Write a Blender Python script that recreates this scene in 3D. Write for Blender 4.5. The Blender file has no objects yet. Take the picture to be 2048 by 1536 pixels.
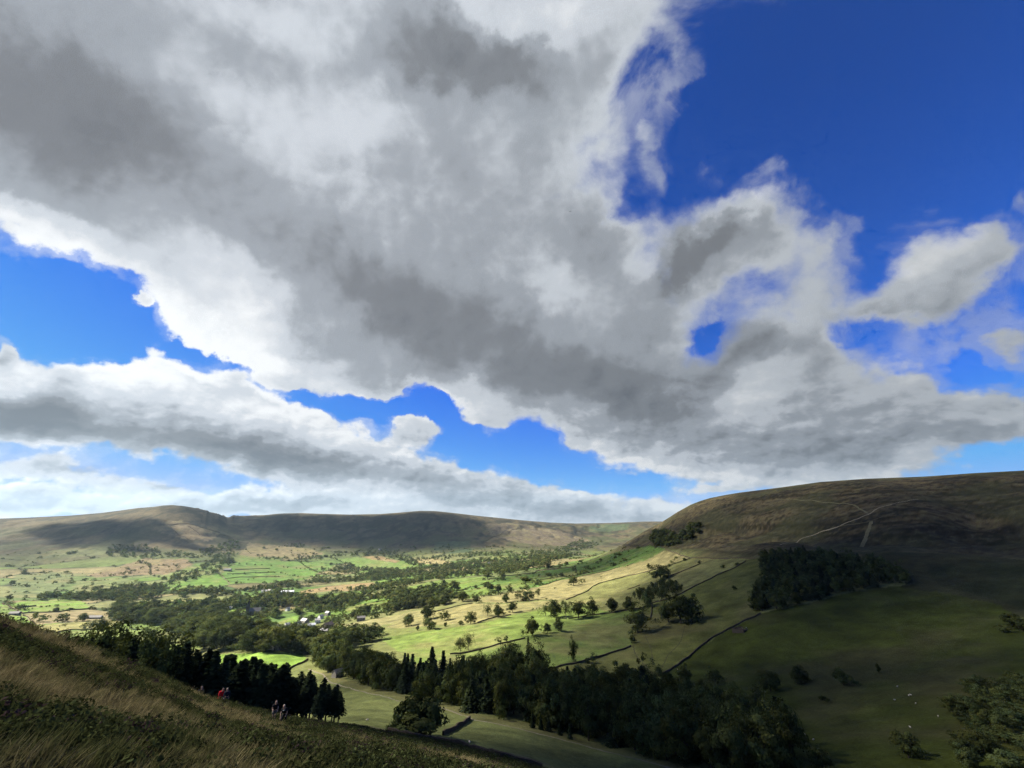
import bpy, bmesh, math, random, time
import numpy as np
from mathutils import Vector, Matrix

# ------------------------------------------------------------------ camera, sky, sun, exposure
SC = bpy.context.scene
COL = SC.collection
FPX, CX, CY = 900.0, 1024.0, 768.0                 # focal length and centre, in pixels of a 2048 x 1536 frame
PITCH = math.atan((1055.0 - CY) / FPX)             # the level horizon lies at y = 1055
CP, SP = math.cos(PITCH), math.sin(PITCH)

cam_d = bpy.data.cameras.new('camera')
cam_d.sensor_fit = 'HORIZONTAL'
cam_d.sensor_width = 36.0
cam_d.lens = FPX / 2048.0 * 36.0
cam_d.clip_start = 0.05
cam_d.clip_end = 60000.0
cam = bpy.data.objects.new('camera', cam_d)
COL.objects.link(cam)
cam.rotation_euler = (math.radians(90) + PITCH, 0, 0)
SC.camera = cam

SUN_AZ, SUN_EL = math.radians(-80.0), math.radians(38.0)     # azimuth from +Y towards +X
SUNV = Vector((math.sin(SUN_AZ) * math.cos(SUN_EL), math.cos(SUN_AZ) * math.cos(SUN_EL), math.sin(SUN_EL)))
sun_d = bpy.data.lights.new('sun', 'SUN')
sun_d.energy = 5.0
sun_d.angle = math.radians(0.53)
sun_d.color = (1.0, 0.93, 0.80)
sun = bpy.data.objects.new('sun', sun_d)
COL.objects.link(sun)
sun.rotation_euler = (-SUNV).to_track_quat('-Z', 'Y').to_euler()
sun.location = SUNV * 200

SC.view_settings.view_transform = 'Standard'
SC.view_settings.look = 'None'
SC.view_settings.gamma = 1.0
SC.view_settings.use_curve_mapping = False
EXPOSURE = 2.2                                     # exposed for the shaded land
SC.view_settings.exposure = EXPOSURE
EXPO = 2.0 ** EXPOSURE
SC.render.engine = 'CYCLES'
SC.cycles.use_denoising = True
SC.cycles.denoiser = 'OPENIMAGEDENOISE'
SC.cycles.denoising_input_passes = 'RGB_ALBEDO_NORMAL'
SC.cycles.denoising_prefilter = 'NONE'
SC.cycles.use_adaptive_sampling = True
SC.cycles.adaptive_threshold = 0.012
SC.cycles.adaptive_min_samples = 28
SC.cycles.max_bounces = 4
SC.cycles.diffuse_bounces = 2
SC.cycles.glossy_bounces = 1
SC.cycles.transmission_bounces = 2
SC.cycles.transparent_max_bounces = 8
SC.cycles.volume_bounces = 0


def pix_dir(px, py):
    u, v = (px - CX) / FPX, (py - CY) / FPX
    return (u, CP + v * SP, SP - v * CP)


def az_el(px, py):
    x, y, z = pix_dir(px, py)
    return math.atan2(x, y), math.atan2(z, math.hypot(x, y))


class NX:
    """Small expression helper for shader node trees."""
    def __init__(self, tree):
        self.t = tree

    def new(self, kind, **kw):
        n = self.t.nodes.new(kind)
        for k, v in kw.items():
            setattr(n, k, v)
        return n

    def put(self, sock, v):
        if isinstance(v, bpy.types.NodeSocket):
            self.t.links.new(v, sock)
        elif v is not None:
            sock.default_value = v

    def m(self, op, a, b=None, c=None, clamp=False):
        n = self.new('ShaderNodeMath', operation=op, use_clamp=clamp)
        for i, v in enumerate((a, b, c)):
            self.put(n.inputs[i], v)
        return n.outputs[0]

    def vm(self, op, a, b=None, scale=None, out=0):
        n = self.new('ShaderNodeVectorMath', operation=op)
        self.put(n.inputs[0], a)
        if b is not None:
            self.put(n.inputs[1], b)
        if scale is not None:
            self.put(n.inputs['Scale'], scale)
        return n.outputs[out]

    def sstep(self, x, a, b, lo=0.0, hi=1.0):
        n = self.new('ShaderNodeMapRange', interpolation_type='SMOOTHSTEP')
        self.put(n.inputs[0], x)
        for i, v in enumerate((a, b, lo, hi)):
            self.put(n.inputs[i + 1], v)
        return n.outputs[0]

    def lin(self, x, a, b, lo=0.0, hi=1.0):
        n = self.new('ShaderNodeMapRange')
        self.put(n.inputs[0], x)
        for i, v in enumerate((a, b, lo, hi)):
            self.put(n.inputs[i + 1], v)
        return n.outputs[0]

    def noise(self, vec, scale, detail=4.0, rough=0.5, lac=2.0, dist=0.0, out='Fac', dims='3D'):
        n = self.new('ShaderNodeTexNoise', noise_dimensions=dims)
        self.put(n.inputs['Vector'], vec)
        self.put(n.inputs['Scale'], scale)
        self.put(n.inputs['Detail'], detail)
        self.put(n.inputs['Roughness'], rough)
        self.put(n.inputs['Lacunarity'], lac)
        self.put(n.inputs['Distortion'], dist)
        return n.outputs[out]

    def mix(self, f, a, b, blend='MIX'):
        n = self.new('ShaderNodeMix', data_type='RGBA', blend_type=blend)
        self.put(n.inputs[0], f)
        for s, v in ((n.inputs[6], a), (n.inputs[7], b)):
            self.put(s, v if isinstance(v, bpy.types.NodeSocket) else tuple(v) + ((1.0,) if len(v) == 3 else ()))
        return n.outputs[2]

    def comb(self, x, y, z):
        n = self.new('ShaderNodeCombineXYZ')
        for i, v in enumerate((x, y, z)):
            self.put(n.inputs[i], v)
        return n.outputs[0]

    def sep(self, v):
        n = self.new('ShaderNodeSeparateXYZ')
        self.put(n.inputs[0], v)
        return n.outputs


def blob_frame(px, py, rx, ry, rot):
    """An ellipse of the sky given by its place in the photograph, as centre, turn and radii in azimuth and elevation."""
    c = np.array(az_el(px, py))
    a = math.radians(rot)
    ex = np.array(az_el(px + rx * .5 * math.cos(a), py + rx * .5 * math.sin(a))) - np.array(az_el(px - rx * .5 * math.cos(a), py - rx * .5 * math.sin(a)))
    ey = np.array(az_el(px - ry * .5 * math.sin(a), py + ry * .5 * math.cos(a))) - np.array(az_el(px + ry * .5 * math.sin(a), py - ry * .5 * math.cos(a)))
    u, s, _ = np.linalg.svd(np.stack([ex, ey], 1))
    return (c[0], c[1], 0.0), math.atan2(u[1, 0], u[0, 0]), (s[0], s[1], 1.0)


# x, y, visible half width, visible half height, turn (clockwise degrees), weight
COVER = [
    (60, 130, 420, 260, 10, 1), (420, 230, 420, 260, 20, 1), (800, 130, 420, 240, 5, 1), (1100, 60, 240, 150, 0, .95),
    (1040, 330, 210, 220, 0, .85), (640, 480, 330, 170, 25, 1), (200, 380, 300, 110, 18, .9), (480, 620, 150, 100, 35, .9),
    (850, 620, 330, 150, 15, 1), (640, 720, 150, 60, 15, .8), (1120, 730, 300, 110, 14, 1), (960, 790, 60, 70, 0, .8),
    (1300, 850, 240, 70, 14, 1), (1500, 900, 260, 50, 6, .9), (1320, 560, 190, 120, -25, .9), (1480, 480, 110, 80, -30, .95),
    (1190, 470, 60, 70, 0, .5), (1620, 520, 42, 90, 10, .62), (1580, 660, 120, 80, -10, .7), (1480, 760, 160, 70, -20, .8), (1640, 790, 170, 75, 0, .9),
    (1830, 560, 140, 85, -22, 1), (1950, 500, 60, 50, -20, .5), (1760, 620, 120, 60, -15, .55), (1780, 860, 170, 50, -6, .75),
    (1950, 830, 130, 42, -8, .8), (2010, 690, 70, 28, -15, .7), (2046, 380, 20, 25, 0, .7), (1830, 770, 60, 24, -20, .45),
    (1335, 260, 45, 20, -40, .42), (1300, 330, 22, 45, 0, .36), (1390, 130, 45, 40, 0, .34), (1560, 360, 40, 40, 0, .3),
    (30, 790, 130, 65, 10, 1), (255, 770, 130, 62, -8, 1), (400, 810, 150, 70, 8, 1), (560, 850, 150, 70, 12, 1), (230, 860, 300, 40, 5, 1),
    (600, 930, 130, 36, 6, 1), (10, 710, 26, 30, 0, .7), (340, 690, 36, 22, 30, .6), (455, 745, 60, 16, 30, .5),
    (832, 852, 62, 30, -4, .95), (265, 580, 17, 15, 30, .8), (1150, 885, 32, 16, 0, .6),
    (70, 945, 150, 26, 4, .66), (60, 1000, 160, 18, 0, .55), (330, 985, 130, 22, 3, .55), (480, 1012, 140, 15, 0, .52), (610, 992, 110, 20, 0, .58), (800, 945, 110, 45, 8, .95), (930, 975, 100, 34, 10, .9),
    (1040, 1003, 110, 28, 8, .9), (1150, 1010, 70, 24, 0, .9), (1310, 1018, 65, 24, 0, .95), (1230, 1035, 70, 16, 0, .8), (1440, 980, 45, 9, 0, .6), (700, 1015, 300, 22, 0, .7),
    (20, 1014, 190, 24, 0, .6), (1000, 1040, 260, 12, 2, .7), (300, 1028, 300, 15, 0, .55),
    (430, 718, 95, 20, 28, -.75), (590, 790, 80, 16, 14, -.7), (715, 808, 60, 20, 0, -.8), (762, 852, 24, 30, 0, -.5), (845, 800, 80, 22, 0, -.9), (890, 818, 40, 26, 0, -.8), (925, 868, 30, 26, 0, -.6), (900, 815, 25, 18, 0, -.4),
    (1411, 652, 36, 18, -25, -.55), (1715, 655, 60, 32, 5, -.9), (1900, 745, 90, 26, -12, -.6), (840, 765, 40, 14, 0, -.5), (1060, 880, 90, 16, 8, -.5), (400, 735, 60, 16, 25, -.4),
    (170, 620, 150, 80, 25, -1.1), (1230, 410, 30, 40, 20, -.5), (1700, 250, 300, 160, 0, -.6), (1290, 170, 40, 60, 0, -.3), (740, 800, 70, 22, 5, -.45), (1000, 905, 120, 22, 10, -.6),
]
# the same for grey undersides (+) and sunlit sides (-)
TONE = [
    (90, 190, 310, 140, 12, 0.53), (280, 270, 240, 120, 20, 0.26), (870, 110, 200, 75, 8, 0.73), (980, 150, 120, 70, 0, 0.34), (600, 490, 220, 70, 25, 0.29),
    (850, 600, 190, 80, 14, 0.47), (1040, 690, 230, 80, 12, 0.52), (1220, 750, 190, 60, 12, 0.56), (1390, 500, 100, 48, -28, 0.82), (1470, 690, 110, 50, -15, 0.47),
    (1330, 810, 140, 40, 10, 0.52), (1500, 880, 220, 26, 4, 0.43), (1650, 910, 160, 22, -4, 0.39), (300, 885, 330, 34, 8, 0.86), (40, 840, 110, 42, 4, 0.77),
    (590, 925, 130, 32, 8, 0.86), (160, 945, 130, 14, 0, 0.47), (350, 965, 90, 10, 0, 0.43), (560, 1000, 110, 9, 0, 0.34), (830, 945, 70, 18, 8, 0.47), (960, 1000, 110, 14, 8, 0.43),
    (1150, 1022, 70, 9, 0, 0.34), (1310, 1030, 60, 9, 0, 0.26), (840, 872, 50, 9, 0, 0.26), (1850, 650, 100, 30, -15, 0.26), (1880, 860, 150, 18, -6, 0.30), (1090, 450, 90, 90, 0, 0.26), (450, 100, 120, 60, 0, 0.26),
    (60, 440, 190, 40, 16, -0.65), (430, 620, 150, 90, 35, -0.72), (600, 730, 150, 34, 18, -0.58), (955, 790, 60, 46, 10, -0.65), (1080, 20, 170, 60, 0, -0.65),
    (620, 40, 150, 60, 10, -0.40), (350, 130, 80, 40, 35, -0.25), (560, 280, 160, 70, 25, -0.25), (720, 260, 90, 60, 0, -0.25), (1490, 405, 70, 36, -25, -0.65), (1500, 800, 120, 42, -25, -0.65), (1580, 640, 50, 50, 0, -0.36),
    (1820, 520, 110, 44, -20, -0.58), (250, 745, 130, 40, -8, -0.65), (450, 800, 170, 40, 12, -0.65), (640, 840, 90, 34, 12, -0.50), (20, 760, 60, 26, 0, -0.58), (830, 840, 50, 20, 0, -0.58),
    (1230, 900, 90, 18, 12, -0.50), (1420, 935, 120, 12, 6, -0.43), (1950, 815, 90, 20, -8, -0.43), (1100, 560, 60, 40, 0, -0.25), (1290, 480, 60, 30, 0, -0.29), (1150, 995, 80, 10, 0, -0.43), (1310, 1005, 60, 10, 0, -0.50), (790, 915, 60, 12, 0, -0.43),
]

world = bpy.data.worlds.new('World')
SC.world = world
world.use_nodes = True
wt = world.node_tree
wt.nodes.clear()
W = NX(wt)
tc = W.new('ShaderNodeTexCoord')
dirv = W.vm('NORMALIZE', tc.outputs['Generated'])
dx, dy, dz = W.sep(dirv)
azs = W.m('ARCTAN2', dx, dy)
els = W.m('ARCSINE', dz)
zpos = W.m('MAXIMUM', dz, 0.0)


near = W.sstep(els, 0.06, 0.42)                       # 0 at the horizon, 1 overhead
low_v = W.vm('MULTIPLY', dirv, (1.0, 1.0, 1.35))
warp_hi = W.vm('SUBTRACT', W.noise(dirv, 4.2, 7.0, 0.6, out='Color'), (0.5, 0.5, 0.5))
warp_lo = W.vm('SUBTRACT', W.noise(low_v, 16.0, 3.0, 0.55, out='Color'), (0.5, 0.5, 0.5))
warp = W.vm('ADD', W.vm('SCALE', warp_hi, scale=W.lin(near, 0.0, 1.0, 0.05, 0.26)), W.vm('SCALE', warp_lo, scale=W.lin(near, 0.0, 1.0, 0.05, 0.03)))
ae = W.vm('ADD', W.comb(azs, els, 1.0), W.vm('MULTIPLY', warp, (1.0, 0.9, 0.0)))


def blob_sum(items, grow, vec):
    acc = 0.0
    for px, py, rx, ry, rot, w in items:
        loc, ang, scl = blob_frame(px, py, rx, ry, rot)
        c, s = math.cos(ang), math.sin(ang)
        a, b = scl[0] * grow, scl[1] * grow
        u = W.vm('DOT_PRODUCT', vec, (c / a, s / a, -(c * loc[0] + s * loc[1]) / a), out=1)
        v = W.vm('DOT_PRODUCT', vec, (-s / b, c / b, -(-s * loc[0] + c * loc[1]) / b), out=1)
        d2 = W.m('MULTIPLY_ADD', u, u, W.m('MULTIPLY', v, v))
        acc = W.m('MULTIPLY_ADD', W.m('POWER', 0.5, W.m('POWER', d2, 1.5)), w, acc)
    return acc


cover = blob_sum(COVER, 1.0, ae)
tone = blob_sum(TONE, 1.0, W.vm('ADD', ae, W.vm('MULTIPLY', W.vm('SCALE', warp_hi, scale=W.lin(near, 0.0, 1.0, 0.02, 0.08)), (1.0, 1.0, 0.0))))


def worley(vec, scale, detail):
    v = W.new('ShaderNodeTexVoronoi', feature='F1', voronoi_dimensions='3D', normalize=True)
    W.put(v.inputs['Vector'], vec)
    v.inputs['Scale'].default_value = scale
    v.inputs['Detail'].default_value = detail
    v.inputs['Roughness'].default_value = 0.58
    v.inputs['Lacunarity'].default_value = 2.1
    return W.m('SUBTRACT', 0.42, v.outputs['Distance'])


def billows(d, wv):
    """Cauliflower heaps: large and fleecy overhead, small and crisp near the horizon."""
    low = W.vm('MULTIPLY', W.vm('ADD', d, W.vm('SCALE', wv, scale=0.060)), (1.0, 1.0, 1.9))
    hi = W.vm('ADD', d, W.vm('SCALE', wv, scale=0.10))
    return worley(hi, 7.0, 3.0), worley(low, 12.0, 3.0)


w_hi, w_lo = billows(dirv, warp_hi)
off = W.vm('SCALE', tuple(SUNV), scale=W.lin(near, 0.0, 1.0, 0.012, 0.030))
s_hi, s_lo = billows(W.vm('NORMALIZE', W.vm('ADD', dirv, off)), warp_hi)
fb_hi = W.noise(dirv, 6.0, 8.0, 0.62, dist=0.4)
fb_lo = W.noise(low_v, 22.0, 5.0, 0.58)
soft = W.noise(dirv, 3.4, 3.0, 0.5, dist=0.5)
# outside the frame the same broken cumulus goes on
dvd = W.vm('DOT_PRODUCT', dirv, pix_dir(1024, 500), out=1)
beyond = W.sstep(dvd, 0.62, 0.30)
wide = W.m('MULTIPLY', W.sstep(soft, 0.52, 0.70), 0.8)
cover = W.m('ADD', W.m('MULTIPLY', cover, W.m('SUBTRACT', 1.0, beyond)), W.m('MULTIPLY', wide, W.m('MULTIPLY', beyond, W.sstep(els, -0.02, 0.04))))
far_w = W.m('SUBTRACT', 1.0, near)
puff = W.m('ADD', W.m('MULTIPLY', w_hi, W.lin(near, 0.0, 1.0, 0.20, 0.55)), W.m('MULTIPLY', w_lo, W.lin(near, 0.0, 1.0, 1.1, 0.05)))
puff_s = W.m('ADD', W.m('MULTIPLY', s_hi, W.lin(near, 0.0, 1.0, 0.20, 0.55)), W.m('MULTIPLY', s_lo, W.lin(near, 0.0, 1.0, 1.1, 0.05)))
fleece = W.m('ADD', W.m('MULTIPLY', W.m('SUBTRACT', fb_hi, 0.5), W.lin(near, 0.0, 1.0, 0.45, 1.35)), W.m('MULTIPLY', W.m('SUBTRACT', fb_lo, 0.5), W.lin(near, 0.0, 1.0, 0.9, 0.38)))
dens = W.m('ADD', W.m('MINIMUM', cover, 1.25), W.m('ADD', puff, fleece))
wispy = W.m('MULTIPLY', near, W.sstep(azs, -0.25, 0.45))          # frayed on the lee side, crisp towards the sun
alpha = W.sstep(dens, 0.32, W.m('MULTIPLY_ADD', wispy, 0.44, 0.72))
veil = W.m('MULTIPLY', W.sstep(dens, 0.08, 0.36), W.sstep(fb_hi, 0.42, 0.66))
alpha = W.m('MAXIMUM', alpha, W.m('MULTIPLY', veil, 0.42))
thick = W.sstep(dens, 0.55, 1.65)
relief = W.m('SUBTRACT', puff, puff_s)                # which side of a billow the sun strikes
tn = W.m('ADD', W.m('MULTIPLY', tone, 0.55), W.m('MULTIPLY', thick, 0.42))
tn = W.m('ADD', tn, W.m('MULTIPLY', W.m('SUBTRACT', 0.5, soft), 0.70))
tn = W.m('ADD', tn, W.m('MULTIPLY', fleece, W.lin(near, 0.0, 1.0, -0.35, -0.24)))
tn = W.m('ADD', tn, W.m('MULTIPLY', puff, W.lin(near, 0.0, 1.0, -0.55, -0.28)))
tn = W.m('ADD', tn, W.m('MULTIPLY', relief, W.lin(near, 0.0, 1.0, -1.5, -1.55)))
tn = W.m('MULTIPLY_ADD', W.m('ADD', tn, -0.30), 1.22, 0.38)
ramp = W.new('ShaderNodeValToRGB')
W.put(ramp.inputs[0], W.lin(tn, -0.6, 1.4))
cr = ramp.color_ramp
cr.interpolation = 'EASE'
cr.elements[0].position, cr.elements[0].color = 0.09, (.93, .95, .96, 1)
cr.elements[1].position, cr.elements[1].color = 0.95, (.150, .162, .182, 1)
e = cr.elements.new(0.34); e.color = (.62, .66, .71, 1)
e = cr.elements.new(0.55); e.color = (.365, .395, .435, 1)
e = cr.elements.new(0.74); e.color = (.225, .240, .262, 1)

sky = W.new('ShaderNodeTexSky', sky_type='NISHITA', sun_disc=False)
sky.sun_elevation = SUN_EL
sky.sun_rotation = SUN_AZ
sky.altitude = 400.0
sky.air_density = 1.0
sky.dust_density = 0.1
sky.ozone_density = 3.0
SKY_STRENGTH = 0.05
sx_, sy_, sz_ = W.sep(W.vm('MINIMUM', W.vm('MULTIPLY', sky.outputs[0], (.0486, .0972, .2025)), (.26, .52, 1.02)))
blue = W.comb(W.m('MULTIPLY', W.m('POWER', sx_, 1.93), 2.6), W.m('MULTIPLY', W.m('POWER', sy_, 1.33), .92), W.m('MULTIPLY', W.m('POWER', sz_, 1.3), .82))
blue = W.vm('SCALE', blue, scale=1.0 / (EXPO * SKY_STRENGTH))
sunward = W.vm('DOT_PRODUCT', dirv, tuple(SUNV), out=1)          # vapour scatters most light forward, so clouds pale towards the sun
cloudc = W.vm('SCALE', ramp.outputs[0], scale=W.lin(sunward, -0.35, 0.75, 0.60 / (EXPO * SKY_STRENGTH), 1.05 / (EXPO * SKY_STRENGTH)))
skyc = W.mix(alpha, blue, cloudc)
bg = W.new('ShaderNodeBackground')
W.put(bg.inputs[0], skyc)
bg.inputs[1].default_value = SKY_STRENGTH
wo = W.new('ShaderNodeOutputWorld')
wt.links.new(bg.outputs[0], wo.inputs[0])
world.cycles.sampling_method = 'MANUAL'
world.cycles.sample_map_resolution = 512

# ------------------------------------------------------------------ terrain
RNG = np.random.default_rng(11)
random.seed(11)


def tan_of(px, py):
    x, y, z = pix_dir(px, py)
    return z / math.hypot(x, y)


def az_of(px, py=1200.0):
    x, y, z = pix_dir(px, py)
    return math.atan2(x, y)


# ground seen in the photograph: x, y, ground distance in metres
CTRL = [
    # near moor
    (0, 1536, 5.2), (300, 1536, 6.2), (600, 1536, 9.0), (850, 1536, 17), (980, 1536, 45), (0, 1450, 8.5), (0, 1370, 14), (0, 1300, 23), (0, 1251, 33),
    (100, 1278, 38), (200, 1317, 42), (300, 1354, 48), (380, 1390, 56), (440, 1412, 64), (250, 1450, 14), (300, 1400, 26), (420, 1470, 22),
    (470, 1440, 48), (560, 1452, 52), (560, 1500, 18), (700, 1490, 42), (640, 1451, 105), (540, 1438, 110), (700, 1456, 128),
    (760, 1475, 95), (850, 1500, 78), (800, 1471, 138), (870, 1482, 134), (940, 1499, 130), (1000, 1514, 126), (1060, 1531, 122),
    # near field and stream wood
    (740, 1440, 190), (700, 1400, 285), (650, 1355, 400), (617, 1338, 450), (835, 1472, 152), (835, 1420, 245), (925, 1440, 215), (1000, 1470, 178), (1100, 1530, 140), (1100, 1480, 190),
    (1250, 1536, 165), (1300, 1518, 186), (950, 1425, 240), (950, 1335, 400), (1060, 1445, 232), (1200, 1490, 205), (1300, 1370, 345), (1100, 1350, 365), (1450, 1536, 185), (1600, 1536, 196), (1500, 1440, 270), (1800, 1530, 205), (2040, 1536, 205),
    # hillside on the right
    (1380, 1300, 430), (1320, 1350, 365), (1400, 1170, 650), (1450, 1117, 790), (1330, 1097, 1080), (1400, 1060, 1060), (1500, 1060, 940), (1600, 1050, 880), (1500, 1230, 500), (1560, 1225, 490), (1520, 1105, 760),
    (1700, 1300, 400), (1700, 1380, 315), (1700, 1450, 255), (1700, 1175, 570), (1700, 1115, 680), (1700, 1060, 800), (1850, 1170, 570), (1850, 1100, 690), (1850, 1020, 850), (2040, 1300, 380), (2040, 1400, 285), (2040, 1215, 500), (2040, 1120, 640), (1950, 1040, 840), (2040, 1010, 860),
    (1290, 1062, 1500), (1330, 1040, 1450), (1380, 1010, 1380), (1420, 996, 1330), (1480, 985, 1260), (1560, 974, 1220), (1640, 963, 1190), (1730, 957, 1170), (1850, 953, 1150), (1950, 946, 1120), (2048, 941, 1100),
    # valley floor and its near side
    (920, 1304, 480), (1065, 1271, 500), (1150, 1290, 455), (1150, 1340, 372), (1250, 1290, 455), (1276, 1264, 500), (1150, 1240, 600), (1150, 1200, 780), (1150, 1150, 1150), (1250, 1150, 960), (1250, 1100, 1320), (1200, 1120, 1350),
    (520, 1320, 520), (600, 1308, 560), (430, 1305, 600), (300, 1290, 700), (300, 1240, 1150), (450, 1262, 900), (600, 1250, 960), (800, 1290, 560), (800, 1240, 800), (960, 1240, 640), (600, 1200, 1330), (600, 1165, 1850), (600, 1130, 2450), (600, 1100, 2850), (600, 1070, 3200),
    (950, 1180, 1060), (950, 1140, 1700), (950, 1100, 2500), (950, 1065, 3100), (780, 1180, 1280), (780, 1140, 2050), (780, 1100, 2750), (1100, 1115, 2100), (1150, 1100, 2900), (1150, 1072, 3600), (1230, 1090, 3300), (1230, 1060, 4100),
    (0, 1249, 1080), (60, 1262, 960), (0, 1200, 1620), (100, 1195, 1720), (100, 1150, 2280), (100, 1100, 2850), (0, 1120, 2700), (250, 1200, 1550), (250, 1150, 2200), (250, 1100, 2700), (400, 1190, 1550), (400, 1140, 2200), (400, 1100, 2650), (350, 1060, 2950), (200, 1062, 3100),
    (0, 1060, 3400), (460, 1070, 3100),
    # far skyline
    (0, 1037, 3900), (70, 1034, 3850), (140, 1031, 3750), (200, 1026, 3650), (270, 1019, 3450), (310, 1014, 3350), (340, 1011, 3300), (380, 1014, 3300), (410, 1021, 3330), (440, 1030, 3400), (456, 1035, 3480), (475, 1031, 3560), (530, 1030, 3600), (560, 1027, 3620),
    (600, 1026, 3650), (660, 1028, 3680), (760, 1028, 3680), (820, 1023, 3650), (850, 1022, 3650), (900, 1025, 3650), (950, 1031, 3700), (1000, 1036, 3800), (1050, 1041, 4000), (1100, 1045, 4250), (1150, 1047, 4400), (1220, 1046, 4500), (1290, 1043, 4600), (1340, 1043, 4600),
]
PTS = [(az_of(x, y), math.log(r), tan_of(x, y)) for x, y, r in CTRL]
for px, dpx in ((0, 0), (100, 0), (200, 0), (300, 0), (400, 0)):                  # the slope falling away behind the near crest
    a = az_of(px)
    e = {0: -.129, 100: -.158, 200: -.188, 300: -.217, 400: -.250}[px]
    for r, d in ((70, .036), (110, .052), (170, .060), (300, .065), (480, .05)):
        PTS.append((a, math.log(r), e - d + (.02 if px == 0 and r > 200 else 0)))
for a, r, t in ((-1.05, 2.0, -.62), (-.7, 2.0, -.72), (-.3, 2.0, -.86), (0, 2.0, -.95), (.4, 2.0, -1.05), (.9, 2.0, -1.1),
                (.1, 12, -.50), (.45, 12, -.62), (.9, 12, -.70), (.1, 40, -.47), (.45, 40, -.58), (.9, 40, -.62), (.35, 90, -.53), (.7, 90, -.54), (1.05, 90, -.52), (.15, 90, -.46),
                (-1.05, 5, -.30), (-1.2, 10, -.10), (-1.2, 30, .0), (-1.2, 120, -.1), (-1.2, 500, -.18), (-1.2, 1500, -.12), (1.2, 200, -.28), (1.2, 500, -.07), (1.2, 1000, .07)):
    PTS.append((a, math.log(r), t))
for a in np.linspace(-1.25, 1.25, 16):
    for r, t in ((5600, -.012), (8000, -.03), (12000, -.035)):
        PTS.append((a, math.log(r), t))
for a, r, t in ((.36, 1900, -.02), (.45, 1700, .02), (.6, 1700, .035), (.8, 1600, .04), (.95, 1500, .04), (.36, 2600, -.05), (.6, 2600, -.03), (.9, 2600, -.03), (.28, 1900, -.045), (.28, 2600, -.06)):
    PTS.append((a, math.log(r), t))
P = np.array(PTS)
KA = 2.2                                     # how far azimuth counts against ln distance


def tps_kernel(d2):
    return 0.5 * d2 * np.log(np.maximum(d2, 1e-12))


pa, pl, pv = P[:, 0] * KA, P[:, 1], P[:, 2]
n_p = len(pa)
Kmat = tps_kernel((pa[:, None] - pa[None]) ** 2 + (pl[:, None] - pl[None]) ** 2) + np.eye(n_p) * 6e-5
Q = np.stack([np.ones(n_p), pa, pl], 1)
A = np.block([[Kmat, Q], [Q.T, np.zeros((3, 3))]])
sol = np.linalg.solve(A, np.concatenate([pv, np.zeros(3)]))
tw, tq = sol[:n_p], sol[n_p:]


def base_tan(az, lr):
    a, l = (az * KA).ravel(), lr.ravel()
    out = np.empty(a.shape)
    for i in range(0, len(a), 20000):
        s = slice(i, i + 20000)
        out[s] = tps_kernel((a[s, None] - pa[None]) ** 2 + (l[s, None] - pl[None]) ** 2) @ tw + tq[0] + tq[1] * a[s] + tq[2] * l[s]
    return out.reshape(az.shape)


_perm = np.random.default_rng(5).permutation(4096)
_grad = np.random.default_rng(6).random((4096, 2)) * 2 - 1


def perlin(x, y):
    xi, yi = np.floor(x).astype(int), np.floor(y).astype(int)
    fx, fy = x - xi, y - yi
    u, v = fx * fx * fx * (fx * (fx * 6 - 15) + 10), fy * fy * fy * (fy * (fy * 6 - 15) + 10)

    def g(ix, iy, dx_, dy_):
        h = _perm[(_perm[ix & 4095] + iy) & 4095]
        return _grad[h, 0] * dx_ + _grad[h, 1] * dy_
    a = g(xi, yi, fx, fy) * (1 - u) + g(xi + 1, yi, fx - 1, fy) * u
    b = g(xi, yi + 1, fx, fy - 1) * (1 - u) + g(xi + 1, yi + 1, fx - 1, fy - 1) * u
    return a * (1 - v) + b * v


def fbm(x, y, oct=4, gain=.5):
    s, a = 0.0, 1.0
    for k in range(oct):
        s = s + a * perlin(x + 17.3 * k, y - 9.1 * k)
        x, y, a = x * 2.03, y * 2.03, a * gain
    return s


fine = np.radians(np.arange(-60.0, 60.01, 0.15))
left = np.radians(np.array([-178, -160, -140, -120, -105, -95, -88, -82, -77, -73, -70, -67, -65, -63, -61.5]))
AZ = np.concatenate([left, fine, -left[::-1]])
LR = np.concatenate([np.linspace(math.log(0.7), math.log(30), 90, endpoint=False), np.linspace(math.log(30), math.log(150), 130, endpoint=False),
                     np.linspace(math.log(150), math.log(5000), 520, endpoint=False), np.linspace(math.log(5000), math.log(14000), 14)])
gA, gL = np.meshgrid(AZ, LR)
ac = np.clip(gA, -1.2, 1.2)
print('terrain grid', gA.shape)
T = base_tan(ac, gL)
R = np.exp(gL)
back = np.clip((np.abs(gA) - 1.2) / 1.6, 0, 1)                                # behind the camera the moor goes on
T = T * (1 - back) + back * np.where(R < 300, np.clip(.12 - 1.6 / R, -1.3, .12), .06)
GX, GY = R * np.sin(gA), R * np.cos(gA)
GZ = R * T
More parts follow.
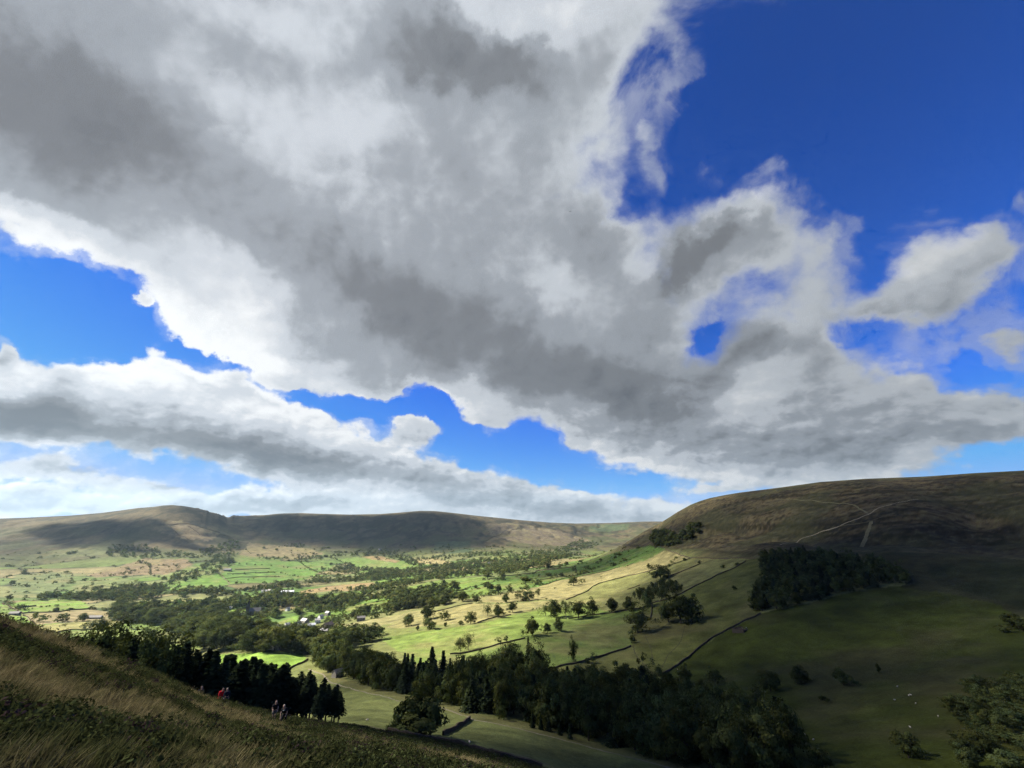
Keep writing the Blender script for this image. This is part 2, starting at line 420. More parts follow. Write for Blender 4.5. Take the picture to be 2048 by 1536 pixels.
# relief: hummocks near by, ledges and gullies on the hills
amp = np.clip(R * .0035, .02, 6.0)
wl = np.clip(R * .06, 1.2, 160.0)
lev = np.log2(wl)
for lo in range(0, 8):
    wgt = np.clip(1 - np.abs(lev - lo), 0, 1)
    if wgt.max() > 0:
        GZ += amp * wgt * fbm(GX / 2.0 ** lo + lo * 31, GY / 2.0 ** lo, 3) * 1.2
HILL = np.clip((T + .045) / .05, 0, 1) * (R > 600)                             # the open hill faces
rg = 1 - np.abs(fbm(GX / 260 + 3, GY / 420, 3)) * 3.2
face = np.clip(-(T - .018) / .02, 0, 1)
GZ -= HILL * np.clip(rg, 0, 1) ** 2 * 16.0 * face
GZ += HILL * face * fbm(GX / 330 + 14, GY / 330, 3) * 22.0 * (R > 1700)
GZ -= HILL * face * (R < 1700) * np.clip(1 - np.abs(fbm((GX * .55 + GY * .83) / 60 + 8, (GX * .83 - GY * .55) / 260, 3)) * 4, 0, 1) * 2.6
T = GZ / R
# settle the crests on the skyline that is seen
SKYLINE = [(-60, 1039), (0, 1037), (60, 1035), (140, 1031), (200, 1026), (240, 1021), (275, 1016), (310, 1013.5), (325, 1011), (345, 1010), (365, 1012), (385, 1015), (405, 1019), (420, 1025), (440, 1030), (456, 1035.5), (466, 1031.5), (500, 1031), (530, 1030), (560, 1027), (600, 1026), (640, 1027.5), (700, 1029), (760, 1028), (800, 1025), (840, 1021.5), (870, 1022),
           (900, 1025), (950, 1031), (1000, 1036), (1050, 1041), (1100, 1045), (1150, 1047), (1220, 1046), (1290, 1043), (1330, 1043)]
NEARLINE = [(1290, 1062), (1310, 1051), (1330, 1040), (1355, 1024), (1380, 1010), (1400, 1002), (1420, 996), (1450, 990), (1480, 985), (1560, 975), (1640, 964), (1730, 957.5), (1850, 953), (1950, 946), (2048, 941), (2120, 936)]
for line, r_lo, r_hi, wid_ in ((SKYLINE, 2900, 5200, .10), (NEARLINE, 1000, 1700, .12)):
    la = np.array([az_of(a, b) for a, b in line])
    lt = np.array([tan_of(a, b) for a, b in line])
    rows = np.nonzero((LR > math.log(r_lo)) & (LR < math.log(r_hi)))[0]
    for j in np.nonzero((AZ > la[0]) & (AZ < la[-1]))[0]:
        for _ in range(2):
            k = rows[np.argmax(T[rows, j])]
            T[:, j] += (np.interp(AZ[j], la, lt) - T[k, j]) * np.exp(-((LR - LR[k]) / wid_) ** 2)
GZ = T * R

nr, nc = gA.shape


def column_tan(az):
    j = int(np.clip(np.searchsorted(AZ, az) - 1, 0, nc - 2))
    f = (az - AZ[j]) / (AZ[j + 1] - AZ[j])
    return T[:, j] * (1 - f) + T[:, j + 1] * f


def height(x, y):
    az, r = math.atan2(x, y), max(math.hypot(x, y), .71)
    col = column_tan(az)
    return float(np.interp(math.log(r), LR, col)) * r


def ground_at(px, py, rmin=1.5):
    """The point of the ground that the photograph shows at this pixel."""
    az, t = az_of(px, py), tan_of(px, py)
    col = column_tan(az)
    k0 = int(np.searchsorted(LR, math.log(rmin)))
    hit = np.nonzero(col[k0:] >= t)[0]
    if len(hit) == 0:
        k = k0 + int(np.argmax(col[k0:k0 + 700]))
    else:
        k = k0 + int(hit[0])
    if k == 0:
        lr = LR[0]
    else:
        d = col[k] - col[k - 1]
        f = np.clip((t - col[k - 1]) / d, 0, 1) if abs(d) > 1e-9 else 1.0
        lr = LR[k - 1] + (LR[k] - LR[k - 1]) * f
    r = math.exp(lr)
    x, y = r * math.sin(az), r * math.cos(az)
    return Vector((x, y, height(x, y)))


def polar(px, r, py=1250.0):
    az = az_of(px, py)
    x, y = r * math.sin(az), r * math.cos(az)
    return Vector((x, y, height(x, y)))


def px_size(p, npx):
    """How many metres npx pixels of the photograph are at the point p."""
    return npx * (p.y * CP + p.z * SP) / FPX


def to_px(p):
    d = p[1] * CP + p[2] * SP
    return CX + FPX * p[0] / d, CY - FPX * (-p[1] * SP + p[2] * CP) / d


def inside(xs, ys, poly):
    ins = np.zeros(xs.shape, bool)
    n = len(poly)
    for i in range(n):
        x1, y1 = poly[i][0], poly[i][1]
        x2, y2 = poly[(i + 1) % n][0], poly[(i + 1) % n][1]
        if y1 == y2:
            continue
        c = ((y1 > ys) != (y2 > ys)) & (xs < (x2 - x1) * (ys - y1) / (y2 - y1) + x1)
        ins ^= c
    return ins


def ground_poly(pix, sub=3):
    out = []
    n = len(pix)
    for i in range(n):
        for k in range(sub):
            f = k / sub
            out.append(ground_at(pix[i][0] * (1 - f) + pix[(i + 1) % n][0] * f, pix[i][1] * (1 - f) + pix[(i + 1) % n][1] * f, rmin=120))
    return out


TURF = .5                                     # one dry-summer albedo scale for all turf


# --- what grows where: the ground's own colours, with shade mixed into one pasture
def blend(c, col, w):
    w = np.asarray(w)[..., None]
    return c * (1 - w) + np.array(col) * w


MOOR, STRAW, BRACKEN, HEATH = (.115, .092, .052), (.250, .200, .105), (.070, .075, .032), (.045, .036, .028)
n1 = fbm(GX / 140, GY / 140, 4)
n2 = fbm(GX / 38 + 7, GY / 38, 3)
n3 = fbm(GX / 420 + 2, GY / 420, 3)
colr = np.zeros((nr, nc, 3)) + np.array((.165, .190, .058))                   # rough pasture
colr = blend(colr, (.205, .190, .085), np.clip(.5 + n1 * 1.4, 0, 1) * .6)
hillw = np.clip((T + .062) / .03, 0, 1) * (R > 500)
colr = blend(colr, (.185, .150, .078), hillw)
colr = blend(colr, STRAW, hillw * np.clip(n1 * 2.2 + .25, 0, 1) * .7)
colr = blend(colr, (.085, .080, .045), hillw * np.clip(n2 * 2.4 + n3 * 1.5, 0, 1) * .8)
streak = fbm((GX * .9 + GY * .3) / 55, GY / 330, 3)
colr = blend(colr, HEATH, hillw * np.clip(streak * 2.4 - .15, 0, 1) * .65)
edge = lambda v, a, b: np.clip((v - a) / (b - a), 0, 1)
far = np.clip((R - 1500) / 800, 0, 1)
pat = fbm(GX / 210 + 11, GY / 260, 4) + .5 * fbm(GX / 60, GY / 90 + 5, 3)
colr = blend(colr, (.060, .058, .034), hillw * edge(pat, .10, .22) * .75)
colr = blend(colr, (.215, .175, .095), hillw * edge(pat, -.12, -.26) * .55)
gul = 1 - np.abs(fbm(GX / 170 + 20, GY / 340 + 3, 3)) * 5.0
colr = blend(colr, (.040, .042, .026), hillw * np.clip(gul, 0, 1) ** 2 * .8)
scr = fbm(GX / 34 + 60, GY / 34, 3)
colr = blend(colr, (.030, .040, .020), far * (1 - hillw) * edge(scr, .20, .30) * .6)
colr = blend(colr, (.110, .115, .050), far * (1 - hillw) * edge(pat, .05, .2) * .6)
low_h = hillw * far * np.clip(-(T - .012) / .03, 0, 1)
colr = blend(colr, (.150, .165, .065), low_h * edge(fbm(GX / 240 + 5, GY / 240 + 77, 4), -.12, .10) * .75)
# the hill on the right: heather and bracken streaks running down it
rh = hillw * (R < 1700) * (gA > .2)
u_ = (GX * .55 + GY * .83) / 26
colr = blend(colr, (.045, .038, .026), rh * edge(fbm(u_, (GX * .83 - GY * .55) / 120, 4), .04, .22) * .85)
colr = blend(colr, (.190, .150, .075), rh * edge(fbm(u_ + 40, (GX * .83 - GY * .55) / 150, 3), .08, .3) * .55)
fine_n = fbm(GX / 9 + 70, GY / 9, 3)
colr = blend(colr, (.022, .022, .013), rh * edge(fine_n, .08, .26) * .7)
colr = blend(colr, (.200, .190, .090), rh * edge(fine_n, -.10, -.30) * .5)
led = fbm(GX / 130 + 33, GZ / 7.0 + GY / 400, 3)
colr = blend(colr, (.028, .026, .016), rh * edge(led, .12, .22) * .7)
colr = blend(colr, (.105, .112, .050), rh * edge(fbm(GX / 120 + 90, GY / 120, 3), .0, .25) * .55)
colr = colr * (1 - .36 * hillw[..., None])
nearw = np.clip((170 - R) / 60, 0, 1) * (gA < .35)
FIELDS = [
    # colour, outline in the photograph
    ((.150, .240, .040), [(418, 1309), (600, 1305), (616, 1318), (577, 1340), (500, 1345), (440, 1330)]),
    ((.150, .240, .042), [(0, 1208), (60, 1202), (150, 1199), (172, 1207), (182, 1216), (110, 1223), (45, 1227), (20, 1214), (0, 1212)]),
    ((.160, .235, .050), [(0, 1213), (20, 1215), (45, 1228), (0, 1240)]),
    ((.165, .255, .045), [(0, 1236), (46, 1230), (72, 1251), (60, 1266), (0, 1250)]),
    ((.270, .225, .115), [(48, 1229), (182, 1218), (225, 1226), (215, 1237), (150, 1243), (75, 1250)]),
    ((.285, .275, .100), [(75, 1252), (150, 1244), (250, 1240), (246, 1250), (175, 1258), (68, 1267)]),
    ((.190, .250, .065), [(70, 1270), (175, 1261), (260, 1257), (355, 1250), (355, 1262), (280, 1270), (110, 1290)]),
    ((.170, .240, .055), [(310, 1290), (400, 1286), (420, 1300), (330, 1302)]),
    ((.140, .235, .040), [(519, 1254), (560, 1243), (596, 1229), (596, 1242), (570, 1252), (530, 1258)]),
    ((.150, .225, .045), [(450, 1221), (500, 1216), (500, 1223), (455, 1228)]),
    ((.215, .240, .085), [(280, 1202), (350, 1196), (400, 1195), (475, 1192), (475, 1199), (400, 1207), (320, 1212), (270, 1210)]),
    ((.130, .235, .042), [(325, 1180), (360, 1168), (435, 1146), (452, 1160), (460, 1168), (400, 1177)]),
    ((.120, .215, .045), [(470, 1127), (486, 1116), (575, 1124), (612, 1133), (645, 1141), (606, 1160), (540, 1166), (462, 1166), (440, 1150)]),
    ((.150, .215, .055), [(330, 1152), (385, 1135), (440, 1122), (438, 1135), (400, 1148), (340, 1160)]),
    ((.150, .225, .055), [(672, 1118), (720, 1115), (800, 1127), (850, 1137), (820, 1139), (715, 1137), (700, 1128)]),
    ((.135, .220, .050), [(560, 1122), (640, 1125), (670, 1130), (650, 1142), (600, 1133)]),
    ((.260, .190, .095), [(720, 1113), (755, 1111), (800, 1122), (790, 1126), (740, 1118)]),
    ((.275, .205, .100), [(590, 1196), (600, 1182), (660, 1172), (745, 1164), (752, 1170), (735, 1179), (640, 1184), (610, 1194)]),
    ((.300, .250, .120), [(825, 1118), (870, 1114), (905, 1126), (890, 1131), (835, 1126)]),
    ((.170, .225, .065), [(960, 1114), (1015, 1111), (1020, 1118), (985, 1121)]),
    ((.155, .235, .045), [(690, 1215), (770, 1200), (790, 1208), (740, 1222), (690, 1228)]),
    ((.155, .220, .052), [(795, 1180), (850, 1165), (910, 1157), (985, 1152), (960, 1164), (890, 1172), (840, 1182)]),
    ((.150, .215, .050), [(890, 1195), (910, 1184), (985, 1170), (1060, 1156), (1110, 1150), (1150, 1143), (1190, 1140), (1130, 1155), (1070, 1168), (1000, 1183), (940, 1197)]),
    ((.095, .165, .038), [(985, 1156), (1055, 1146), (1100, 1139), (1180, 1122), (1230, 1105), (1300, 1092), (1330, 1098), (1300, 1116), (1240, 1133), (1190, 1141), (1150, 1143), (1080, 1156), (1000, 1166)]),
    ((.245, .220, .098), [(958, 1203), (1000, 1187), (1080, 1173), (1112, 1162), (1190, 1147), (1290, 1122), (1330, 1100), (1378, 1116), (1305, 1141), (1250, 1152), (1197, 1166), (1181, 1175), (1157, 1189), (1132, 1199), (1080, 1200), (1010, 1206)]),
    ((.245, .228, .095), [(868, 1224), (945, 1207), (1010, 1208), (1080, 1202), (1130, 1201), (1060, 1222), (1020, 1229), (990, 1234), (955, 1245), (880, 1250), (800, 1257), (770, 1254), (800, 1243)]),
    ((.245, .230, .100), [(665, 1252), (740, 1240), (830, 1222), (860, 1218), (860, 1226), (790, 1245), (730, 1258), (670, 1262)]),
    ((.165, .225, .052), [(762, 1276), (860, 1261), (955, 1249), (1022, 1231), (1060, 1224), (1140, 1212), (1180, 1200), (1240, 1195), (1225, 1226), (1137, 1238), (1050, 1276), (987, 1291), (940, 1304), (900, 1309), (850, 1340), (800, 1305)]),
    ((.150, .205, .052), [(1050, 1276), (1137, 1238), (1225, 1226), (1285, 1216), (1265, 1290), (1210, 1310), (1150, 1327), (1100, 1339), (1040, 1330), (960, 1320), (900, 1312), (987, 1292)]),
    ((.190, .195, .070), [(1132, 1200), (1160, 1189), (1182, 1177), (1198, 1167), (1250, 1153), (1380, 1118), (1515, 1117), (1492, 1121), (1445, 1145), (1365, 1185), (1285, 1215), (1225, 1225), (1180, 1212)]),
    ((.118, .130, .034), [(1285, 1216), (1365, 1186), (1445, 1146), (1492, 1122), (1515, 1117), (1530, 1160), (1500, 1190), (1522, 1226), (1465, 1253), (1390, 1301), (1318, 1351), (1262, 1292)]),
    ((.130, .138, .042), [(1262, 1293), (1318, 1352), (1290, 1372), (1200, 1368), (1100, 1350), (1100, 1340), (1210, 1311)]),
    ((.062, .078, .012), [(1318, 1353), (1390, 1302), (1465, 1255), (1522, 1228), (1620, 1205), (1720, 1180), (1800, 1172), (1900, 1180), (2000, 1208), (2048, 1240), (2110, 1300), (2110, 1610), (1480, 1610), (1480, 1440), (1400, 1400)]),  # right-hand pasture: shade put into the colour, darker and less blue turf
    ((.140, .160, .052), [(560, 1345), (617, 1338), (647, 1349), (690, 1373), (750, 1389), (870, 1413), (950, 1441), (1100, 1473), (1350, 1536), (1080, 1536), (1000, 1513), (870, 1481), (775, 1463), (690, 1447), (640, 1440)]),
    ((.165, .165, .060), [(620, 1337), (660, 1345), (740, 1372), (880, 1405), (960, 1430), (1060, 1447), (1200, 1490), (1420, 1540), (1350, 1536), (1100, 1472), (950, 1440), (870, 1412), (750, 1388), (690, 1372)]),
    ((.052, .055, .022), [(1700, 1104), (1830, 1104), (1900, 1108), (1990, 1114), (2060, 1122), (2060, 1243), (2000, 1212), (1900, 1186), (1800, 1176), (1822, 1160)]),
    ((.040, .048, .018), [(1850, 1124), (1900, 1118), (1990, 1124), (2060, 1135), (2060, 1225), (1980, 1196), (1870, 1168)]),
    ((.150, .185, .072), [(30, 1150), (140, 1142), (145, 1165), (90, 1187), (20, 1190)]),
    ((.165, .200, .070), [(150, 1165), (240, 1155), (290, 1165), (230, 1180), (140, 1185)]),
    ((.215, .165, .090), [(175, 1150), (290, 1118), (375, 1118), (385, 1130), (330, 1150), (270, 1150), (190, 1155)]),
    ((.150, .165, .070), [(60, 1110), (120, 1098), (220, 1092), (210, 1108), (110, 1120), (40, 1130)]),
    ((.210, .175, .090), [(478, 1110), (500, 1085), (620, 1098), (650, 1108), (600, 1115), (500, 1113)]),
    ((.190, .150, .085), [(300, 1058), (360, 1040), (440, 1070), (420, 1082), (380, 1080), (330, 1068)]),
    ((.165, .135, .085), [(970, 1048), (1020, 1046), (1120, 1062), (1180, 1080), (1140, 1092), (1080, 1090), (1030, 1084), (980, 1070)]),
    ((.075, .105, .050), [(870, 1084), (940, 1082), (945, 1104), (900, 1108), (868, 1100)]),
    ((.080, .105, .050), [(1165, 1056), (1200, 1049), (1260, 1048), (1255, 1060), (1180, 1064)]),
]
rv = np.random.default_rng(31)
site = rv.uniform((-3400, 500), (1700, 3900), (760, 2))
site = site[(np.hypot(site[:, 0], site[:, 1]) > 820)]
site_c = np.array([((.150, .235, .048), (.165, .245, .055), (.120, .200, .048), (.205, .215, .085), (.270, .235, .110), (.175, .205, .075), (.135, .190, .055))[k] for k in rv.integers(0, 7, len(site))])


def nearest_field(x_, y_):
    a_ = np.radians(28)
    u1, v1 = (x_ * np.cos(a_) + y_ * np.sin(a_)) / 1.5, -x_ * np.sin(a_) + y_ * np.cos(a_)
    su, sv = (site[:, 0] * np.cos(a_) + site[:, 1] * np.sin(a_)) / 1.5, -site[:, 0] * np.sin(a_) + site[:, 1] * np.cos(a_)
    best, b1, b2 = np.zeros(len(x_), int), np.empty(len(x_)), np.empty(len(x_))
    for i in range(0, len(x_), 20000):
        s_ = slice(i, i + 20000)
        d = np.hypot(u1[s_, None] - su[None], v1[s_, None] - sv[None])
        o = np.argpartition(d, 1, axis=1)[:, :2]
        dd_ = np.take_along_axis(d, o, 1)
        sw = dd_[:, 0] > dd_[:, 1]
        best[s_] = np.where(sw, o[:, 1], o[:, 0])
        b1[s_], b2[s_] = dd_.min(1), dd_.max(1)
    return best, b2 - b1


fm = (R > 850) & (R < 3300) & (np.abs(gA) < 1.06) & (T < -.030) & (hillw < .75)
idx = np.nonzero(fm)
best, bd = nearest_field(GX[idx] + 6 * n2[idx], GY[idx] + 6 * n1[idx])
up = np.clip((T[idx] + .075) / .04, 0, 1)                       # rougher ground on the lower slopes
patch = site_c[best] * (1 - .55 * up[:, None]) + np.array((.150, .145, .068)) * .55 * up[:, None]
patch *= np.clip(1 + .5 * n2[idx] + .35 * n1[idx], .6, 1.4)[:, None]
hedge = np.clip(1.25 - bd / (4.5 + R[idx] * .0030), 0, 1)
patch = patch * (1 - hedge[:, None] * .85) + np.array((.028, .036, .016)) * hedge[:, None] * .85
wgt_ = np.clip((R[idx] - 850) / 150, 0, 1)[:, None] * (1 - hillw[idx][:, None])
colr[idx] = colr[idx] * (1 - wgt_) + patch * wgt_
soft_n = fbm(GX / 25 + 40, GY / 25, 3)
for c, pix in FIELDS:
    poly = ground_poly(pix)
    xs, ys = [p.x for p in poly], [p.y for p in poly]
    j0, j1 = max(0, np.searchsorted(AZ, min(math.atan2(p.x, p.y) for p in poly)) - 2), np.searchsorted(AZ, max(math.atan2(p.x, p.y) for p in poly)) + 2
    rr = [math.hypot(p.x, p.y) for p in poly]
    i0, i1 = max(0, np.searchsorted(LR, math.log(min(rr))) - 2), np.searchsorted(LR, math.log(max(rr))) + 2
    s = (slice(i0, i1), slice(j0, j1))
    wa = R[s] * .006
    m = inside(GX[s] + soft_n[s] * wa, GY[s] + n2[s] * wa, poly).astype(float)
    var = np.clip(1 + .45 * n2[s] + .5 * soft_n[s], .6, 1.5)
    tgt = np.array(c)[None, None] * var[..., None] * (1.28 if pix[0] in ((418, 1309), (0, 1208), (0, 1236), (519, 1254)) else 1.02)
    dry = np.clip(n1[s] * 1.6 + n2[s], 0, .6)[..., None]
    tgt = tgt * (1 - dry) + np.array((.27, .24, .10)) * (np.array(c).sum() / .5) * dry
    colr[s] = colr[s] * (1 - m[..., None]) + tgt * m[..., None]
# near moor: bleached grass, bilberry, bracken and heather in patches
p1 = fbm(GX / 7, GY / 7, 4)
p2 = fbm(GX / 2.6 + 9, GY / 2.6 + 4, 3)
moor = np.zeros_like(colr) + np.array((.085, .080, .036))
moor = blend(moor, (.205, .165, .082), np.clip(p1 * 2.6 + p2 * .8 + .1, 0, 1))
moor = blend(moor, (.060, .072, .024), np.clip(-p1 * 2.8 + p2 * .6, 0, 1))
moor = blend(moor, (.075, .090, .028), np.clip((R - 60) / 40, 0, 1) * .75)
moor_poly = [ground_at(px, py, 60) for px, py in ((775, 1463), (870, 1481), (940, 1498), (1000, 1513), (1075, 1536))]
moor_out = [(-160, 60), (-170, 190), (-60, 150), (-30, 128)] + [(p.x, p.y) for p in moor_poly] + [(120, 90), (150, 0), (60, -80), (-160, -80)]
mm = (inside(GX, GY, moor_out) & (R < 260)) | ((R < 900) & (np.abs(gA) > 1.1))
colr = np.where(mm[..., None], moor, colr)

verts = np.stack([GX, GY, GZ], -1).reshape(-1, 3)
ii, jj = np.meshgrid(np.arange(nr - 1), np.arange(nc - 1), indexing='ij')
v0 = ii * nc + jj
quads = np.stack([v0, v0 + 1, v0 + nc + 1, v0 + nc], -1).reshape(-1, 4)
# close the seam behind the camera and the patch under it
seam = np.stack([np.arange(nr - 1) * nc + nc - 1, np.arange(nr - 1) * nc, np.arange(1, nr) * nc, np.arange(1, nr) * nc + nc - 1], -1)
quads = np.concatenate([quads, seam])


def quad_mesh(name, verts, quads, cols=None, smooth=True):
    me = bpy.data.meshes.new(name)
    nv, nq = len(verts), len(quads)
    k = quads.shape[1]
    me.vertices.add(nv)
    me.vertices.foreach_set('co', np.ascontiguousarray(verts, np.float32).ravel())
    me.loops.add(nq * k)
    me.loops.foreach_set('vertex_index', np.ascontiguousarray(quads, np.int32).ravel())
    me.polygons.add(nq)
    me.polygons.foreach_set('loop_start', np.arange(nq, dtype=np.int32) * k)
    me.polygons.foreach_set('loop_total', np.full(nq, k, np.int32))
    me.polygons.foreach_set('use_smooth', np.full(nq, smooth))
    if cols is not None:
        at = me.color_attributes.new('Col', 'FLOAT_COLOR', 'POINT')
        c4 = np.ones((nv, 4), np.float32)
        c4[:, :3] = cols
        at.data.foreach_set('color', c4.ravel())
    me.update(calc_edges=True)
    return me


def add_obj(name, me, mat=None, parent=None, loc=None, **props):
    o = bpy.data.objects.new(name, me)
    COL.objects.link(o)
    if mat is not None and len(me.materials) == 0:
        me.materials.append(mat)
    if parent is not None:
        o.parent = parent
    if loc is not None:
        o.location = loc
    for k, v in props.items():
        o[k] = v
    return o


def new_mat(name):
    m = bpy.data.materials.new(name)
    m.use_nodes = True
    nt = m.node_tree
    nt.nodes.clear()
    x = NX(nt)
    out = x.new('ShaderNodeOutputMaterial')
    return m, x, out


def principled(x, out, col, rough=.9, spec=.15, normal=None):
    b = x.new('ShaderNodeBsdfPrincipled')
    x.put(b.inputs['Base Color'], col if isinstance(col, bpy.types.NodeSocket) else tuple(col) + (1.0,))
    x.put(b.inputs['Roughness'], rough)
    b.inputs['Specular IOR Level'].default_value = spec
    if normal is not None:
        x.put(b.inputs['Normal'], normal)
    x.t.links.new(b.outputs[0], out.inputs[0])
    return b


def simple_mat(name, col, rough=.9, spec=.15, var=.25, scale=3.0):
    m, x, out = new_mat(name)
    tcn = x.new('ShaderNodeTexCoord')
    n = x.noise(tcn.outputs['Object'], scale, 4, .6)
    f = x.lin(n, .25, .75, 1 - var, 1 + var)
    c = x.vm('SCALE', tuple(col), scale=f)
    principled(x, out, c, rough, spec)
    return m


GROUND_MAT, x, out = new_mat('ground_turf')
at = x.new('ShaderNodeAttribute', attribute_name='Col')
geo = x.new('ShaderNodeNewGeometry')
pos = geo.outputs['Position']
g1 = x.noise(pos, .9, 5, .65)
g2 = x.noise(pos, .09, 5, .62)
g3 = x.noise(x.vm('MULTIPLY', pos, (.05, .05, .16)), 1.0, 4, .6)
f = x.m('MULTIPLY', x.lin(g1, .25, .75, .62, 1.38), x.lin(g2, .3, .7, .72, 1.28))
f = x.m('MULTIPLY', f, x.lin(g3, .3, .7, .85, 1.15))
c = x.vm('SCALE', at.outputs['Color'], scale=f)
bmp = x.new('ShaderNodeBump')
bmp.inputs['Strength'].default_value = .5
bmp.inputs['Distance'].default_value = .5
x.put(bmp.inputs['Height'], x.m('ADD', g1, x.m('MULTIPLY', g2, 4.0)))
principled(x, out, c, .95, .05, bmp.outputs[0])

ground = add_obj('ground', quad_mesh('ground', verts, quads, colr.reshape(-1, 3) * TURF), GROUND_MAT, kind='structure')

# ------------------------------------------------------------------ unseen clouds, added and shaped to lay shade on the moor and hills
CLOUD_Z = 10000.0                             # a high one shades the far hills, a lower one the land near by


def up_sun(p):
    k = (CLOUD_Z - p[2]) / SUNV.z
    return (p[0] + SUNV.x * k, p[1] + SUNV.y * k)


def shade_poly(pix, rmin=120):
    return [up_sun(ground_at(x, y, rmin)) for x, y in pix]


def flat_poly(pts):
    return [up_sun((x, y, height(x, y))) for x, y in pts]


fw = lambda px, r: (r * math.sin(az_of(px)), r * math.cos(az_of(px)))
STEP = 14.0


def blur(a, sig):
    k = max(1, int(sig * 3 / STEP))
    w = np.exp(-.5 * (np.arange(-k, k + 1) * STEP / sig) ** 2)
    w /= w.sum()
    a = np.apply_along_axis(lambda r: np.convolve(r, w, 'same'), 0, a)
    return np.apply_along_axis(lambda r: np.convolve(r, w, 'same'), 1, a)


SHADE_CLOUD_MAT, x, out = new_mat('shade_cloud_vapour')
at = x.new('ShaderNodeAttribute', attribute_name='Col')
tr = x.new('ShaderNodeBsdfTransparent')
di = x.new('ShaderNodeBsdfDiffuse')
di.inputs[0].default_value = (.85, .86, .88, 1)
mx = x.new('ShaderNodeMixShader')
x.put(mx.inputs[0], at.outputs['Fac'])
x.t.links.new(tr.outputs[0], mx.inputs[1])
x.t.links.new(di.outputs[0], mx.inputs[2])
x.t.links.new(mx.outputs[0], out.inputs[0])


def make_shade_cloud(shades):
    """An added, unseen cloud bank at CLOUD_Z, thick and opaque where it holds the sun back, thin at its edges."""
    allp = np.array([p for _, _, q in shades for p in q])
    cx = np.arange(allp[:, 0].min() - 250, allp[:, 0].max() + 250, STEP)
    cy = np.arange(allp[:, 1].min() - 250, allp[:, 1].max() + 250, STEP)
    MX, MY = np.meshgrid(cx, cy)
    trans = np.ones(MX.shape)
    wob = fbm(MX / 160, MY / 160, 4)
    for d, sig, poly in shades:
        wx, wy = MX + wob * sig * 1.1, MY + fbm(MX / 140 + 50, MY / 140, 3) * sig * 1.1
        m = blur(inside(wx, wy, poly).astype(float), sig)
        trans *= 1 - d * m * np.clip(1 + fbm(MX / 90, MY / 90 + 8, 3) * .25, .7, 1.0)
    DENS = 1 - trans
    thickn = 40 + 300 * DENS * (1 + .6 * fbm(MX / 200, MY / 200, 4))
    keep = DENS > .01
    cn = MX.size
    vt = np.stack([MX, MY, CLOUD_Z + thickn * .7], -1).reshape(-1, 3)
    vb = np.stack([MX, MY, CLOUD_Z - thickn * .3], -1).reshape(-1, 3)
    h_, w_ = MX.shape
    a_, b_ = np.meshgrid(np.arange(h_ - 1), np.arange(w_ - 1), indexing='ij')
    kq = (keep[:-1, :-1] | keep[1:, :-1] | keep[:-1, 1:] | keep[1:, 1:]).ravel()
    q0 = (a_ * w_ + b_).ravel()[kq]
    qt = np.stack([q0, q0 + 1, q0 + w_ + 1, q0 + w_], -1)
    qb = qt[:, ::-1] + cn
    used = np.unique(qt)
    remap = np.full(cn * 2, -1)
    remap[used] = np.arange(len(used))
    remap[used + cn] = np.arange(len(used)) + len(used)
    dd = DENS.ravel()[used]
    cme = quad_mesh('cloud', np.concatenate([vt[used], vb[used]]), remap[np.concatenate([qt, qb])], np.repeat(np.concatenate([dd, dd])[:, None], 3, 1))
    add_obj('cloud', cme, SHADE_CLOUD_MAT, kind='structure')  # added out of view, only to hold the sun off the outlined ground


# how much sun is held back, softness of the edge in metres, outline on the ground
CLOUD_Z = 3000.0
make_shade_cloud([
    (.85, 16, shade_poly([(70, 1072), (150, 1048), (215, 1040), (262, 1036), (300, 1058), (350, 1078), (290, 1082), (220, 1078), (120, 1080)])),
    (.85, 15, shade_poly([(118, 1092), (150, 1080), (190, 1077), (226, 1091), (170, 1097)])),
    (.62, 18, flat_poly([fw(-140, 60), fw(60, 195), fw(250, 235), fw(420, 245), fw(560, 225), fw(640, 180), fw(705, 140), fw(800, 132), fw(900, 122), fw(1050, 112), fw(1250, 100), (200, -40), (60, -160), (-260, -160), (-260, 10)])),
    (.36, 25, flat_poly([fw(560, 240), fw(640, 330), fw(760, 300), fw(900, 250), fw(1050, 205), fw(1300, 170), fw(1250, 100), fw(900, 122), fw(705, 140)])),
    (.92, 25, flat_poly([fw(800, 330), fw(880, 420), fw(1040, 395), fw(1200, 335), fw(1400, 330), fw(1700, 260), fw(2300, 200), fw(2200, 60), fw(1600, 170), fw(1320, 225), fw(1150, 245), fw(1000, 268), fw(880, 285)])),
    (.80, 30, flat_poly([fw(1520, 170), fw(1540, 330), fw(1800, 430), fw(2300, 480), fw(2700, 100), fw(1800, 60)])),
    (.90, 25, flat_poly([fw(1600, 150), fw(1680, 235), fw(2000, 320), fw(2600, 330), fw(2800, 70)])),
    (.90, 25, flat_poly([fw(1700, 150), fw(1900, 300), fw(2300, 330), fw(2600, 90), fw(1900, 90)])),
    (.70, 40, shade_poly([(1090, 1345), (1150, 1300), (1200, 1250), (1240, 1205), (1280, 1180), (1330, 1130), (1500, 1110), (1560, 1240), (1330, 1350)])),
    (.84, 50, shade_poly([(1350, 1400), (1480, 1260), (1560, 1180), (1640, 1110), (1750, 1080), (2046, 1080), (2046, 1530), (1600, 1530)])),
])
CLOUD_Z = 10000.0
